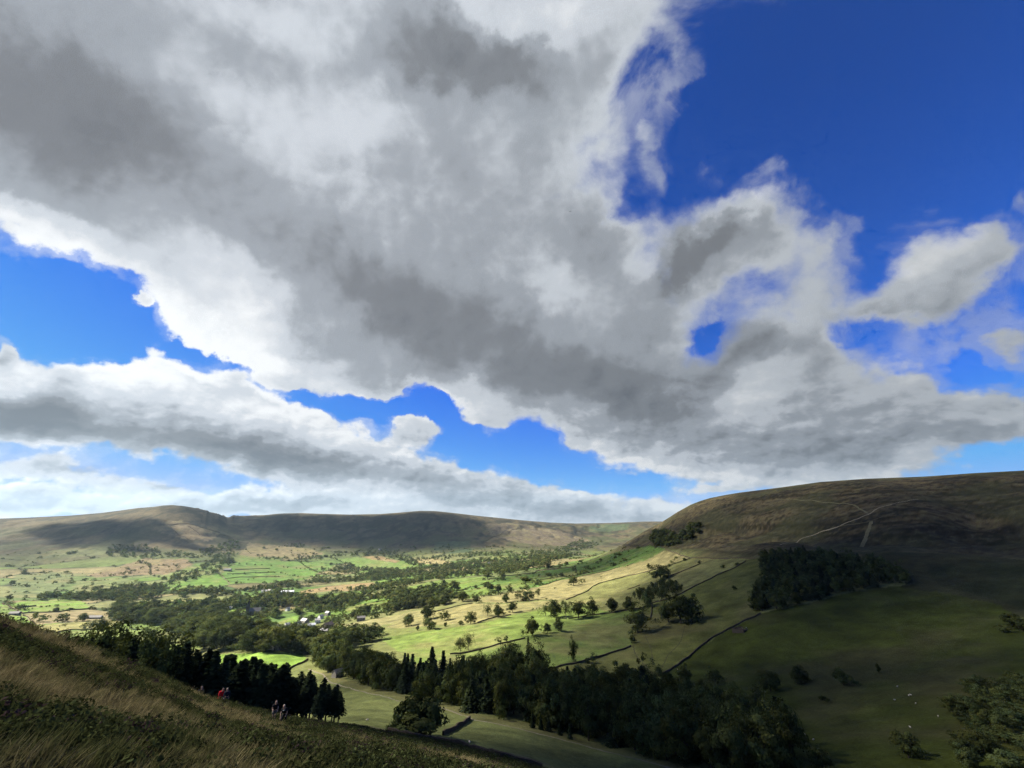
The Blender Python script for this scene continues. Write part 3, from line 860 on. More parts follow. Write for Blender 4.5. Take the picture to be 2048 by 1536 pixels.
make_shade_cloud([
    (.58, 60, shade_poly([(1290, 1170), (1340, 1120), (1330, 1100), (1300, 1066), (1340, 1042), (1420, 1000), (1560, 978), (1700, 962), (1640, 1100), (1520, 1230), (1350, 1340), (1290, 1290)])),
    (.92, 80, shade_poly([(1560, 1180), (1640, 1080), (1700, 1000), (1730, 962), (1860, 956), (2046, 945), (2046, 1250)])),
    (.85, 40, shade_poly([(1760, 1150), (1830, 1050), (1900, 960), (2046, 948), (2046, 1200)])),
    (.70, 45, shade_poly([(1050, 1150), (1100, 1136), (1200, 1112), (1280, 1085), (1330, 1098), (1300, 1116), (1230, 1136), (1130, 1152), (1070, 1160)])),
    (.80, 60, shade_poly([(445, 1038), (480, 1034), (560, 1030), (700, 1031), (860, 1026), (925, 1031), (950, 1050), (960, 1085), (880, 1105), (800, 1105), (720, 1098), (640, 1090), (560, 1078), (490, 1075), (450, 1060)])),
    (.35, 50, shade_poly([(0, 1062), (60, 1075), (120, 1110), (60, 1135), (0, 1140)])),
    (.45, 40, shade_poly([(350, 1030), (420, 1022), (450, 1040), (480, 1080), (440, 1085), (400, 1050)])),
    (.5, 60, shade_poly([(560, 1040), (660, 1035), (640, 1070), (560, 1065)])),
])

# ------------------------------------------------------------------ haze over the valley
HAZE_DENSITY = 1.7e-5
HM, x, out = new_mat('haze_air')
pvn = x.new('ShaderNodeVolumePrincipled')
pvn.inputs['Color'].default_value = (.55, .78, 1.0, 1)
pvn.inputs['Density'].default_value = HAZE_DENSITY
pvn.inputs['Anisotropy'].default_value = .2
x.t.links.new(pvn.outputs[0], out.inputs['Volume'])
zlo, zhi = float(GZ.min()) - 2.0, float(GZ.max()) + 25.0
hv = np.array([(sx * 14200, sy * 14200, z) for z in (zlo, zhi) for sy in (-1, 1) for sx in (-1, 1)], float)
hq = np.array([(0, 2, 3, 1), (4, 5, 7, 6), (0, 1, 5, 4), (2, 6, 7, 3), (0, 4, 6, 2), (1, 3, 7, 5)])
add_obj('haze', quad_mesh('haze', hv, hq, smooth=False), HM, kind='stuff')


# ------------------------------------------------------------------ trees
def leaf_mat(name, col, trans=.14, hue=.16):
    m, x, out = new_mat(name)
    at = x.new('ShaderNodeAttribute', attribute_name='Col')
    oi = x.new('ShaderNodeObjectInfo')
    f = x.lin(oi.outputs['Random'], 0, 1, .62, 1.40)
    c = x.vm('SCALE', x.vm('MULTIPLY', at.outputs['Color'], tuple(col)), scale=f)
    warm = x.mix(x.lin(x.m('FRACT', x.m('MULTIPLY', oi.outputs['Random'], 7.31)), .3, 1.0, 0, hue * 3), (1, 1, 1), (1.35, 1.10, .75))
    c = x.vm('MULTIPLY', c, warm)
    d = x.new('ShaderNodeBsdfDiffuse')
    t = x.new('ShaderNodeBsdfTranslucent')
    x.put(d.inputs[0], c)
    x.put(t.inputs[0], x.vm('MULTIPLY', c, (1.15, 1.25, .7)))
    mx = x.new('ShaderNodeMixShader')
    mx.inputs[0].default_value = trans
    x.t.links.new(d.outputs[0], mx.inputs[1])
    x.t.links.new(t.outputs[0], mx.inputs[2])
    x.t.links.new(mx.outputs[0], out.inputs[0])
    return m


LEAF = leaf_mat('broad_leaves', (.046, .058, .021), .2)
NEEDLE = leaf_mat('needles', (.020, .030, .015), .10)
PINE = leaf_mat('pine_needles', (.020, .028, .014), .10)
BARK = simple_mat('bark', (.045, .038, .030), .95, .05, .35, 6)
PALEBARK = simple_mat('pale_bark', (.09, .08, .065), .95, .05, .35, 6)


def leaf_quads(cen, nrm, size, rng):
    """Leaf clumps: small bent four-cornered faces round the given centres."""
    n = len(cen)
    t = rng.normal(size=(n, 3))
    t -= (t * nrm).sum(1, keepdims=True) * nrm
    t /= np.linalg.norm(t, axis=1, keepdims=True) + 1e-9
    b = np.cross(nrm, t)
    s = (size * (0.6 + .8 * rng.random(n)))[:, None] if np.ndim(size) == 0 else size[:, None]
    asp = (.55 + .4 * rng.random(n))[:, None]
    bend = nrm * s * (rng.random(n)[:, None] - .5) * .6
    v = np.stack([cen - t * s, cen - b * s * asp + bend, cen + t * s, cen + b * s * asp + bend], 1)
    return v.reshape(-1, 3), np.arange(n * 4).reshape(n, 4)


def unit(v):
    return v / (np.linalg.norm(v, axis=1, keepdims=True) + 1e-9)


def crown_arrays(seed, n_blob=38, per=75, z0=.20, z1=1.0, wid=.5, leaf=.030, top=.62, ragged=.25, droop=0.0):
    """A broad crown of unit height: many leafy boughs spread over an uneven dome."""
    rng = np.random.default_rng(seed)
    d = unit(rng.normal(size=(n_blob, 3)))
    zc, zh = z0 + (z1 - z0) * .48, (z1 - z0) * .5
    lop = 1 + ragged * np.sin(np.arctan2(d[:, 1], d[:, 0]) * 2 + rng.random() * 6) * .5
    rad = (.50 + .34 * rng.random(n_blob)) * (1 + ragged * (rng.random(n_blob) - .5)) * lop
    c = d * rad[:, None] * np.array([wid, wid, zh]) + np.array([0, 0, zc])
    wide_at = np.clip(1.25 - np.abs((c[:, 2] - zc) / zh + .25) * .42, .6, 1.25)
    c[:, :2] *= wide_at[:, None]
    br = wid * (.24 + .22 * rng.random(n_blob))
    V, Q, C = [], [], []
    k = 0
    for i in range(n_blob):
        n = int(per * (.7 + .6 * rng.random()))
        e = unit(rng.normal(size=(n, 3)))
        e[:, 2] = np.where((e[:, 2] < -.5) & (rng.random(n) < .5), -e[:, 2], e[:, 2])
        pos = c[i] + e * (br[i] * (.55 + .5 * rng.random(n)))[:, None] * np.array([1, 1, .72])
        if droop:
            pos[:, 2] -= droop * (np.hypot(pos[:, 0], pos[:, 1]) / wid) ** 2 * rng.random(n)
        outw = unit((pos - np.array([0, 0, zc])) / np.array([wid, wid, zh]))
        nr_ = unit(e * .55 + outw * .75 + rng.normal(size=(n, 3)) * .28)
        v, q = leaf_quads(pos, nr_, leaf, rng)
        V.append(v); Q.append(q + k); k += len(v)
        tone_ = (.75 + .5 * rng.random()) * np.repeat(.8 + .4 * rng.random(n), 4)
        hue_ = rng.normal() * .08
        C.append(np.stack([tone_ * (1 + hue_), tone_, tone_ * (1 - hue_)], 1))
    return np.concatenate(V), np.concatenate(Q), np.concatenate(C)


def tube(path, radii, sides=7):
    V, Q = [], []
    for i, (p, r) in enumerate(zip(path, radii)):
        a = np.array(path[min(i + 1, len(path) - 1)], float) - np.array(path[max(i - 1, 0)], float)
        a /= np.linalg.norm(a) + 1e-9
        s = np.cross(a, (0.3, 1, 0.1)); s /= np.linalg.norm(s)
        t = np.cross(a, s)
        for k in range(sides):
            g = 2 * math.pi * k / sides
            V.append(np.array(p) + (s * math.cos(g) + t * math.sin(g)) * r)
    for i in range(len(path) - 1):
        for k in range(sides):
            Q.append((i * sides + k, i * sides + (k + 1) % sides, (i + 1) * sides + (k + 1) % sides, (i + 1) * sides + k))
    return np.array(V), np.array(Q)


def join(parts):
    V, Q, k = [], [], 0
    for v, q in parts:
        V.append(v); Q.append(np.asarray(q) + k); k += len(v)
    return np.concatenate(V), np.concatenate(Q)


def trunk_arrays(seed, fork=.34, r=.030, spread=.32, top=.75, limbs=6):
    rng = np.random.default_rng(seed + 900)
    parts = [tube([(0, 0, -.06), (0, 0, .02), (rng.normal() * .01, rng.normal() * .01, fork * .6), (rng.normal() * .02, rng.normal() * .02, fork), (rng.normal() * .04, rng.normal() * .04, top)], [r * 1.5, r * 1.1, r * .9, r * .75, r * .15])]
    for k in range(limbs):
        a = 2 * math.pi * (k + rng.random() * .6) / limbs
        z = fork * (.8 + .5 * rng.random())
        e = spread * (.6 + .5 * rng.random())
        parts.append(tube([(0, 0, z), (math.cos(a) * e * .45, math.sin(a) * e * .45, z + .13), (math.cos(a) * e, math.sin(a) * e, z + .24 + .15 * rng.random())], [r * .55, r * .35, r * .08], 5))
    return join(parts)


def conifer_arrays(seed, z0=.06, levels=30, wid=.19, leaf=.030, bare=0.0, point=1.0):
    rng = np.random.default_rng(seed + 77)
    pos, nrm, siz = [], [], []
    for i in range(levels):
        f = i / (levels - 1)
        z = z0 + (1 - z0) * (f ** .92)
        rmax = wid * ((1 - f) ** (.85 * point) * (.86 + .28 * rng.random()) + .010)
        if f < .10:
            rmax *= .8 + 2 * f
        nb = max(4, int(11 * (1 - f) + 4))
        a0 = rng.random() * 6
        for b in range(nb):
            a = a0 + 2 * math.pi * b / nb + rng.normal() * .15
            L = rmax * (.7 + .45 * rng.random())
            ns = max(2, int(L / leaf * 1.5))
            for s in range(ns):
                g = (s + .5 + rng.random() * .4) / ns
                pos.append((math.cos(a) * L * g, math.sin(a) * L * g, z - L * .42 * g * g + rng.normal() * .006))
                nrm.append((math.cos(a) * .5 + rng.normal() * .3, math.sin(a) * .5 + rng.normal() * .3, .75))
                siz.append(leaf * (1.1 - .35 * g) * (.7 + .5 * rng.random()))
    pos, nrm, siz = np.array(pos), unit(np.array(nrm)), np.array(siz)
    v, q = leaf_quads(pos, nrm, siz, rng)
    t = np.repeat(.7 + .6 * rng.random(len(pos)), 4)
    return v, q, np.stack([t, t, t], 1)


def tree_kind(crowns, trunks, leaf, bark):
    out = []
    for i, (cr, tk) in enumerate(zip(crowns, trunks)):
        cm_ = quad_mesh('crown', cr[0], cr[1], cr[2], smooth=False)
        cm_.materials.append(leaf)
        tm_ = quad_mesh('trunk', tk[0], tk[1])
        tm_.materials.append(bark)
        out.append((cm_, tm_))
    return out


KINDS = {
    # round parkland and hedgerow trees of unit height and about unit width
    'broad': tree_kind([crown_arrays(s, 40, 95, .04, 1.0, .5, .028, ragged=.75) for s in (1, 2, 3, 4, 5, 6)], [trunk_arrays(s) for s in (1, 2, 3, 4, 5, 6)], LEAF, BARK),
    'tall': tree_kind([crown_arrays(s, 44, 85, .02, 1.0, .5, .027, ragged=.95) for s in (11, 12, 13, 14, 15)], [trunk_arrays(s, .3) for s in (11, 12, 13, 14, 15)], LEAF, BARK),
    'airy': tree_kind([crown_arrays(s, 30, 60, .14, 1.0, .5, .023, ragged=.8, droop=.12) for s in (21, 22, 23)], [trunk_arrays(s, .4, .024, .36, .9, 8) for s in (21, 22, 23)], LEAF, PALEBARK),
    'bush': tree_kind([crown_arrays(s, 24, 60, .02, 1.0, .5, .045, ragged=.5) for s in (31, 32, 33)], [trunk_arrays(s, .2, .03, .25, .6, 5) for s in (31, 32, 33)], LEAF, BARK),
    'spruce': tree_kind([conifer_arrays(s, .04, 30, .21, .040) for s in (41, 42, 43)], [tube([(0, 0, -.04), (0, 0, .5), (0, 0, .98)], [.020, .012, .002]) for s in (41, 42, 43)], NEEDLE, BARK),
    'pine': tree_kind([conifer_arrays(s, .36, 20, .17, .036, point=.62) for s in (51, 52, 53, 54)], [tube([(0, 0, -.05), (.004, 0, .4), (0, .004, .97)], [.017, .012, .002]) for s in (51, 52, 53, 54)], PINE, BARK),
}
TREE_N = [0]


def plant(kind, p, h, w, name, label, group=None, variant=None, turn=None):
    TREE_N[0] += 1
    var = KINDS[kind]
    cme_, tme_ = var[(TREE_N[0] * 7 + (variant or 0)) % len(var)]
    root = bpy.data.objects.new(name, None)
    root.empty_display_size = .5
    COL.objects.link(root)
    root.location = (p[0], p[1], p[2] - .1)
    root.rotation_euler = (0, 0, random.uniform(0, 6.28) if turn is None else turn)
    wx = w / h if kind not in ('spruce', 'pine') else w / h / .36
    root.scale = (h * wx, h * wx * random.uniform(.92, 1.08), h)
    root['label'], root['category'] = label, 'tree' if kind != 'bush' else 'bush'
    if group:
        root['group'] = group
    for nm, me in (('trunk', tme_), ('crown', cme_)):
        o = bpy.data.objects.new(nm, me)
        COL.objects.link(o)
        o.parent = root
    return root


FAR_TREES = []                    # too small to tell apart: they become one mass of woodland


def at_pixel(kind, px, py, hpx, wpx, label, name='broadleaf_tree', group=None, rmin=120):
    p = ground_at(px, py, rmin)
    return plant(kind, p, px_size(p, hpx), px_size(p, wpx), name, label, group)


def scatter(pix, gap, seed, rmin=120, pts=None, avoid=()):
    """Spots about gap metres apart inside an outline of the ground."""
    rng = np.random.default_rng(seed)
    poly = [(q.x, q.y) for q in ground_poly(pix)] if pts is None else pts
    pa_ = np.array(poly)
    lo, hi = pa_.min(0), pa_.max(0)
    gx, gy = np.meshgrid(np.arange(lo[0], hi[0] + gap, gap), np.arange(lo[1], hi[1] + gap, gap * .87))
    gx[::2] += gap * .5
    gx = (gx + rng.uniform(-.38, .38, gx.shape) * gap).ravel()
    gy = (gy + rng.uniform(-.38, .38, gy.shape) * gap).ravel()
    ok = inside(gx, gy, poly)
    for a in avoid:
        ok &= ~inside(gx, gy, a)
    res = [Vector((x_, y_, height(x_, y_))) for x_, y_ in zip(gx[ok], gy[ok])]
    rng.shuffle(res)
    return res

# --- single trees that stand out, each where the photograph shows it: kind, x, y of its foot, height, width in pixels, label
SINGLES = [
    ('broad', 817, 1252, 23, 25, 'round sunlit tree in the straw field, leftmost of the row under the long hedge'),
    ('broad', 855, 1238, 26, 30, 'broad full tree standing just above a darker round tree in the sunlit pasture'),
    ('broad', 858, 1259, 24, 24, 'dark round tree just below the broad full tree in the sunlit pasture'),
    ('bush', 835, 1261, 10, 9, 'tiny lone thorn in bright grass left of the dark round tree'),
    ('tall', 890, 1241, 19, 18, 'upright tree at the end of a low hedge between straw field and pasture'),
    ('bush', 891, 1253, 9, 8, 'small thorn in bright grass below the upright hedge-end tree'),
    ('bush', 921, 1250, 9, 12, 'low spreading thorn alone on the field edge, with a dark shadow'),
    ('broad', 941, 1248, 23, 22, 'solid round tree at the left end of the short dark wall'),
    ('airy', 975, 1232, 24, 20, 'loose pale tree, left one of a touching pair on the straw field'),
    ('broad', 996, 1236, 27, 23, 'dense dark tree, right one of a touching pair on the straw field'),
    ('broad', 1025, 1225, 21, 20, 'round tree with a long dark shadow on the straw slope'),
    ('broad', 1065, 1272, 33, 32, 'largest of three dark trees in a row beside the sunlit slope'),
    ('broad', 1095, 1267, 20, 19, 'smallest, middle one of three dark trees in a row'),
    ('broad', 1117, 1262, 25, 20, 'rightmost of three dark trees in a row, rounded crown on a bare trunk'),
    ('airy', 1046, 1273, 15, 10, 'thin sapling leaning on the largest of the three dark trees'),
    ('bush', 1012, 1283, 11, 9, 'lone pale thorn beside the hedge wall on the bright slope'),
    ('airy', 920, 1305, 31, 27, 'dark loose tree by the wall, left of a pale thin-crowned one'),
    ('airy', 937, 1301, 35, 23, 'pale thin-crowned tree by the wall with a bare trunk'),
    ('tall', 1147, 1326, 46, 16, 'tall narrow columnar tree alone by the wall on the shaded pasture'),
    ('airy', 1091, 1232, 24, 22, 'thin pale tree at the left end of the dark clump on the slope'),
    ('broad', 1110, 1234, 34, 31, 'large round tree second from the left in the dark clump'),
    ('airy', 1132, 1239, 38, 23, 'tall open tree standing forward in the middle of the dark clump'),
    ('broad', 1157, 1237, 36, 33, 'darkest and broadest tree of the clump on the slope'),
    ('tall', 1185, 1230, 31, 27, 'feathery tree at the right end of the dark clump'),
    ('broad', 1226, 1225, 27, 24, 'left one of two round trees on the wall right of the dark clump'),
    ('broad', 1259, 1223, 27, 25, 'right one of two round trees on the wall right of the dark clump'),
    ('tall', 1276, 1265, 46, 47, 'large drooping tree in shade with ragged left side'),
    ('bush', 1265, 1286, 15, 13, 'small round thorn at the corner where two walls meet in shade'),
    ('broad', 1147, 1171, 19, 19, 'lone round tree on the pale straw slope beside its wall'),
    ('tall', 997, 1187, 18, 15, 'upright tree on the long hedge above the upper straw field'),
    ('broad', 1019, 1185, 13, 14, 'small round tree on the long hedge right of the upright one'),
    ('broad', 1011, 1205, 17, 17, 'round tree on the hedge between the two straw fields'),
    ('broad', 1052, 1202, 20, 28, 'wide spreading tree on the hedge between the two straw fields'),
    ('airy', 1076, 1195, 18, 15, 'pale light-crowned tree right of the wide spreading one'),
    ('broad', 952, 1207, 16, 17, 'round tree at the upper end of the wall in the straw field'),
    ('broad', 925, 1203, 21, 22, 'full round tree at the hedge corner beside the valley wood'),
    ('broad', 909, 1182, 20, 25, 'broad dark tree alone on the bright valley field'),
    ('tall', 887, 1181, 23, 16, 'tall upright tree beside the broad dark one on the valley field'),
    ('broad', 867, 1186, 22, 23, 'full tree left of the tall upright one by the valley field'),
    ('broad', 842, 1187, 16, 17, 'small round tree at the left of the row by the valley field'),
    ('bush', 981, 1182, 15, 20, 'dark bushy tree on the grass below a low thicket'),
    ('bush', 972, 1173, 9, 16, 'low dark thicket on the bright valley field'),
    ('bush', 950, 1176, 6, 12, 'tiny low bush alone on the bright valley field'),
    ('bush', 1051, 1166, 14, 28, 'long low thicket on the green slope'),
    ('broad', 1075, 1169, 12, 15, 'small tree on the hedge right of the long low thicket'),
    ('broad', 1005, 1158, 14, 13, 'small upright tree at the upper edge of the valley field'),
    ('broad', 975, 1158, 15, 20, 'spreading tree left of the small upright one at the upper field edge'),
    ('broad', 1097, 1138, 12, 20, 'dark spreading tree beside the far valley wood'),
    ('bush', 1297, 1136, 9, 8, 'lone thorn on the straw slope below the steep bank'),
    ('broad', 1322, 1160, 29, 38, 'large dark oak-like tree above the birch thicket'),
    ('broad', 1295, 1215, 30, 23, 'dark round tree at the foot of the birch thicket on the wall'),
    ('broad', 1337, 1244, 38, 36, 'left dome of the big dark clump in the shaded field'),
    ('broad', 1362, 1247, 56, 52, 'middle and highest dome of the big dark clump in the shaded field'),
    ('broad', 1384, 1243, 50, 40, 'right dome of the big dark clump in the shaded field'),
    ('bush', 1469, 1180, 9, 8, 'lone thorn in the middle of the olive field'),
    ('bush', 1446, 1136, 7, 10, 'low flat thorn below the wall under the hill'),
    ('bush', 1475, 1131, 7, 7, 'small thorn on the wall near the corner of the dark plantation'),
    ('bush', 1399, 1128, 7, 7, 'small thorn on the short wall under the hill'),
    ('bush', 1369, 1122, 7, 8, 'small thorn where three walls meet under the hill'),
    ('broad', 1372, 1368, 33, 31, 'leftmost of five dark trees scattered on the shaded field'),
    ('tall', 1431, 1370, 29, 24, 'pointed tree, second of five scattered on the shaded field'),
    ('broad', 1542, 1383, 38, 38, 'largest of the five dark trees scattered on the shaded field'),
    ('broad', 1602, 1367, 33, 32, 'round tree, fourth of five scattered on the shaded field'),
    ('broad', 1687, 1370, 29, 36, 'wide low tree, rightmost of five scattered on the shaded field'),
    ('bush', 1646, 1400, 9, 14, 'dark low bush below the five scattered trees'),
    ('broad', 1818, 1516, 46, 50, 'dark tree alone by the bottom of the shaded field'),
    ('bush', 1758, 1345, 16, 10, 'dark bush at the head of the small gully in the shaded field'),
    ('broad', 165, 1242, 15, 19, 'round dark tree beside the long barn in the tan field'),
    ('airy', 183, 1259, 19, 22, 'left one of two spreading trees on the wall below the barn'),
    ('broad', 204, 1259, 22, 24, 'right one of two spreading trees on the wall below the barn'),
    ('airy', 259, 1257, 24, 32, 'wide low tree leaning right on the pale field edge'),
    ('airy', 294, 1284, 33, 36, 'large pale spreading tree on the sunlit field above the plantation'),
    ('broad', 111, 1224, 9, 12, 'small tree on the wall above the tan field, left of another'),
    ('bush', 139, 1223, 8, 10, 'small bush on the wall above the tan field'),
    ('bush', 71, 1268, 6, 9, 'low bush at the left end of the wall by the near crest'),
    ('bush', 92, 1267, 6, 8, 'second low bush on the wall by the near crest'),
    ('broad', 1656, 1404, 8, 9, 'tiny tree just right of the dark low bush'),
]
for k, px, py, h, w, lab in SINGLES:
    at_pixel(k, px, py, h, w, lab, 'thorn_bush' if k == 'bush' else 'broadleaf_tree')

# the round grove at the foot of the moor: four close trees
for k, px, r, h, w, lab in (('bush', 812, 156, 9.0, 9.5, 'left tree of the dark round grove below the moor'), ('bush', 836, 158, 10.5, 10.5, 'middle tree of the dark round grove below the moor'),
                            ('bush', 862, 155, 11.0, 9.0, 'tallest, right tree of the dark round grove below the moor'), ('bush', 836, 150, 6.0, 14.0, 'low bush skirting the front of the dark round grove')):
    plant(k, polar(px, r, 1440), h, w, 'grove_tree', lab)['category'] = 'tree'

# --- conifer plantation below the moor
spots = scatter(None, 4.6, 3, pts=[fw(60, 250), fw(100, 185), fw(170, 165), fw(300, 150), fw(420, 142), fw(540, 146), fw(640, 143), fw(705, 138), fw(712, 150), fw(640, 178), fw(560, 190), fw(420, 205), fw(300, 225), fw(200, 240)])
spots.sort(key=lambda q: q.length)
TOPS = ([80, 130, 200, 300, 400, 500, 560, 620, 660, 705], [1290, 1282, 1276, 1290, 1304, 1324, 1336, 1352, 1372, 1408])
for i, q in enumerate(spots):
    pxq = to_px(q)[0]
    r_ = math.hypot(q.x, q.y)
    h = r_ * tan_of(pxq, np.interp(pxq, *TOPS) + random.uniform(-7, 18)) - q.z
    h = min(max(h, 6.5), 19.0)
    if pxq > 520 and random.random() < .3:
        continue
    if pxq < 330 and random.random() < .6:
        sd_ = 'outermost' if pxq < 190 else 'middle' if pxq < 260 else 'inner'
        plant('tall', q, h * .96, h * .62, 'plantation_tree', 'bushy dark tree in the ' + sd_ + ' part of the upper plantation' + (', nearest the crest' if r_ < 190 else ', behind others'), 'bushy trees of the near plantation')
    else:
        pl = 'at the end of the plantation nearest the pale field' if pxq > 600 else 'right above the four walkers in the plantation' if pxq > 430 else 'in the middle of the plantation under the moor crest' if pxq > 300 else 'at the upper left of the plantation behind the moor crest'
        pine = pxq > 510 or random.random() < .55
        plant('pine' if pine else 'spruce', q, h, h * random.uniform(.50, .66), 'plantation_conifer', ('bare-stemmed ' if pine else 'thick pointed ') + ('front-row conifer ' if r_ < 152 else 'inner conifer ') + pl, 'conifers ' + pl)

# --- wood along the stream: broadleaves to the left, spruces in the middle, mixed dark trees to the right
WOOD = [(622, 1332), (655, 1345), (720, 1370), (800, 1388), (880, 1408), (960, 1428), (1060, 1448), (1200, 1492), (1330, 1524), (1440, 1548), (1590, 1548), (1600, 1510), (1530, 1462), (1450, 1435), (1390, 1425), (1330, 1395), (1290, 1382), (1200, 1382), (1110, 1372), (1060, 1362), (1010, 1352), (930, 1362), (870, 1372), (800, 1358), (740, 1340), (690, 1322), (640, 1318)]
spots = scatter(WOOD, 9.6, 8)
spots.sort(key=lambda q: q.length)
WOOD_PLACE = ((690, 'beside the stone field barn'), (800, 'left of the spruces'), (925, 'below the spruce stand'), (1010, 'left of the high crowned tree'), (1100, 'below the leaning dark tree'), (1180, 'below the parked cars'), (1290, 'below the big dark round tree'), (1400, 'near the curving wall'), (1500, 'below the field trees'), (9999, 'at the bottom end'))
low_x, low_y = [622, 720, 800, 880, 960, 1060, 1200, 1330, 1440], [1332, 1370, 1388, 1408, 1428, 1448, 1492, 1524, 1548]
for q in spots:
    px, py = to_px(q)
    place = next(t for lim, t in WOOD_PLACE if px < lim)
    row = 'at the stream wood edge' if py > np.interp(px, low_x, low_y) - 16 else 'inside the stream wood' if py > np.interp(px, low_x, low_y) - 45 else 'on the stream wood top side'
    if px < 800:
        k = random.choice(('broad', 'tall', 'broad'))
        h = random.uniform(13, 18)
        plant(k, q, h, random.uniform(11, 15), 'stream_wood_tree', ('round' if k == 'broad' else 'uneven') + (' tall' if h > 15.5 else ' lower') + ' leafy tree ' + row + ' ' + place, 'leafy trees at the lit end of the stream wood')
    elif px < 925 and py < 1392:
        h = random.uniform(12.5, 17)
        plant('spruce', q, h, random.uniform(8, 10.5), 'spruce_tree', ('taller' if h > 15 else 'shorter') + ' pointed spruce in the dark stand ' + row, 'spruces of the stream wood')
    elif random.random() < .12:
        h = random.uniform(12, 16)
        plant('spruce', q, h, random.uniform(8.5, 11), 'spruce_tree', ('tall' if h > 14 else 'short') + ' dark conifer ' + row + ' ' + place, 'conifers among the shaded stream wood')
    else:
        k = random.choice(('broad', 'tall', 'tall'))
        h = random.uniform(12, 18)
        plant(k, q, h, random.uniform(10, 14), 'stream_wood_tree', ('round' if k == 'broad' else 'uneven') + (' tall' if h > 15 else ' lower') + ' dark tree ' + row + ' ' + place, 'leafy trees of the shaded stream wood')
for k, px, py, h, w, lab in (('spruce', 822, 1374, 58, 36, 'first pointed spruce at the left of the dark spruce stand'), ('spruce', 861, 1376, 72, 42, 'tallest spruce of the stand, against the bright field'), ('spruce', 884, 1378, 66, 40, 'right-hand spruce of the dark stand against the bright field'),
                             ('tall', 1015, 1356, 66, 60, 'high crowned dark tree rising from the stream wood into the shaded pasture'), ('tall', 1076, 1352, 56, 44, 'leaning dark tree at the upper edge of the stream wood beside the pasture'), ('spruce', 1057, 1350, 66, 24, 'thin dark spire tree beside the leaning dark tree'),
                             ('broad', 1244, 1388, 56, 50, 'big dark round tree rising at the wood edge right of the parked cars'), ('spruce', 1160, 1378, 36, 16, 'short pointed conifer near the parked cars'), ('broad', 950, 1360, 46, 38, 'dark pointed-topped leafy tree beside the shaded pasture corner')):
    at_pixel(k, px, py, h, w, lab, 'spruce_tree' if k == 'spruce' else 'broadleaf_tree')
for i, (px, py) in enumerate(((1065, 1456), (1082, 1460), (1098, 1463), (1120, 1470), (1140, 1478))):
    at_pixel('spruce', px, py, 26, 12, 'small young conifer planted along the lower edge of the stream wood', 'young_conifer', 'young conifers below the stream wood')

def hill_label(q):
    px, py = to_px(q)
    low = np.interp(px, [1503, 1560, 1640, 1740, 1822], [1222, 1226, 1200, 1178, 1166])
    up = np.interp(px, [1522, 1580, 1690, 1760, 1818], [1114, 1112, 1118, 1132, 1150])
    f = (low - py) / max(low - up, 1)
    side = 'at the left end' if px < 1560 else 'left of the middle' if px < 1640 else 'right of the middle' if px < 1730 else 'at the thin right end'
    return 'dark tree ' + ('on the lower edge ' if f < .2 else 'on the upper edge ' if f > .82 else 'inside ') + ('of the block plantation ' if not .2 <= f <= .82 else 'the block plantation ') + side


# --- plantation on the shaded hill, birch thicket, scrub on the steep bank, dark trees in the corner
for q in scatter([(1503, 1222), (1560, 1226), (1640, 1200), (1740, 1178), (1822, 1166), (1818, 1152), (1760, 1132), (1690, 1118), (1580, 1112), (1522, 1116), (1524, 1136), (1535, 1165), (1505, 1196)], 10.5, 21):
    plant(random.choice(('tall', 'broad', 'spruce', 'broad')), q, random.uniform(10, 14), random.uniform(8.5, 11), 'plantation_tree', hill_label(q), 'trees of the block plantation on the hill')
for q in scatter([(1262, 1197), (1285, 1187), (1330, 1166), (1362, 1172), (1366, 1184), (1335, 1200), (1300, 1206)], 9, 22):
    plant('airy', q, random.uniform(8, 12), random.uniform(6, 8), 'birch_tree', ('outer' if to_px(q)[0] < 1290 or to_px(q)[0] > 1350 else 'inner') + ' thin feathery tree in the ' + ('upper' if to_px(q)[1] < 1184 else 'lower') + ' half of the grey thicket', 'thin trees of the grey thicket')
for q in scatter([(1300, 1086), (1310, 1068), (1340, 1062), (1350, 1078), (1362, 1072), (1385, 1052), (1405, 1052), (1407, 1068), (1370, 1086), (1340, 1094), (1315, 1096)], 15, 23):
    plant(random.choice(('broad', 'bush')), q, random.uniform(11, 16), random.uniform(13, 18), 'scrub_tree', 'dark scrubby tree in the ' + ('left' if to_px(q)[0] < 1350 else 'right') + ' patch on the steep bank', 'scrub on the steep bank')
for q in scatter([(1915, 1385), (1960, 1362), (2010, 1372), (2060, 1345), (2060, 1545), (1900, 1545), (1930, 1480), (1900, 1440)], 8, 24):
    plant(random.choice(('broad', 'tall')), q, random.uniform(3.8, 6.0), random.uniform(5, 8), 'broadleaf_tree', ('low' if to_px(q)[1] > 1450 else 'upper') + ' dark tree massed in the shaded corner of the field' + (', at its inner edge' if to_px(q)[0] < 1960 else ', by the picture edge'), 'dark trees in the lower corner')
for q in scatter([(1600, 1536), (1660, 1516), (1740, 1524), (1760, 1546), (1600, 1548)], 11, 25):
    plant('broad', q, random.uniform(5, 8), random.uniform(7, 10), 'broadleaf_tree', 'dark tree closing the bottom end of the stream wood', 'dark trees at the bottom of the stream wood')
for i, (px, py, h, w) in enumerate(((2025, 1250, 24, 40), (2046, 1262, 30, 40), (2010, 1265, 16, 30))):
    at_pixel('bush', px, py, h, w, 'dark bush by the rough hollow at the edge of the shaded field', 'thorn_bush', 'dark bushes by the rough hollow')

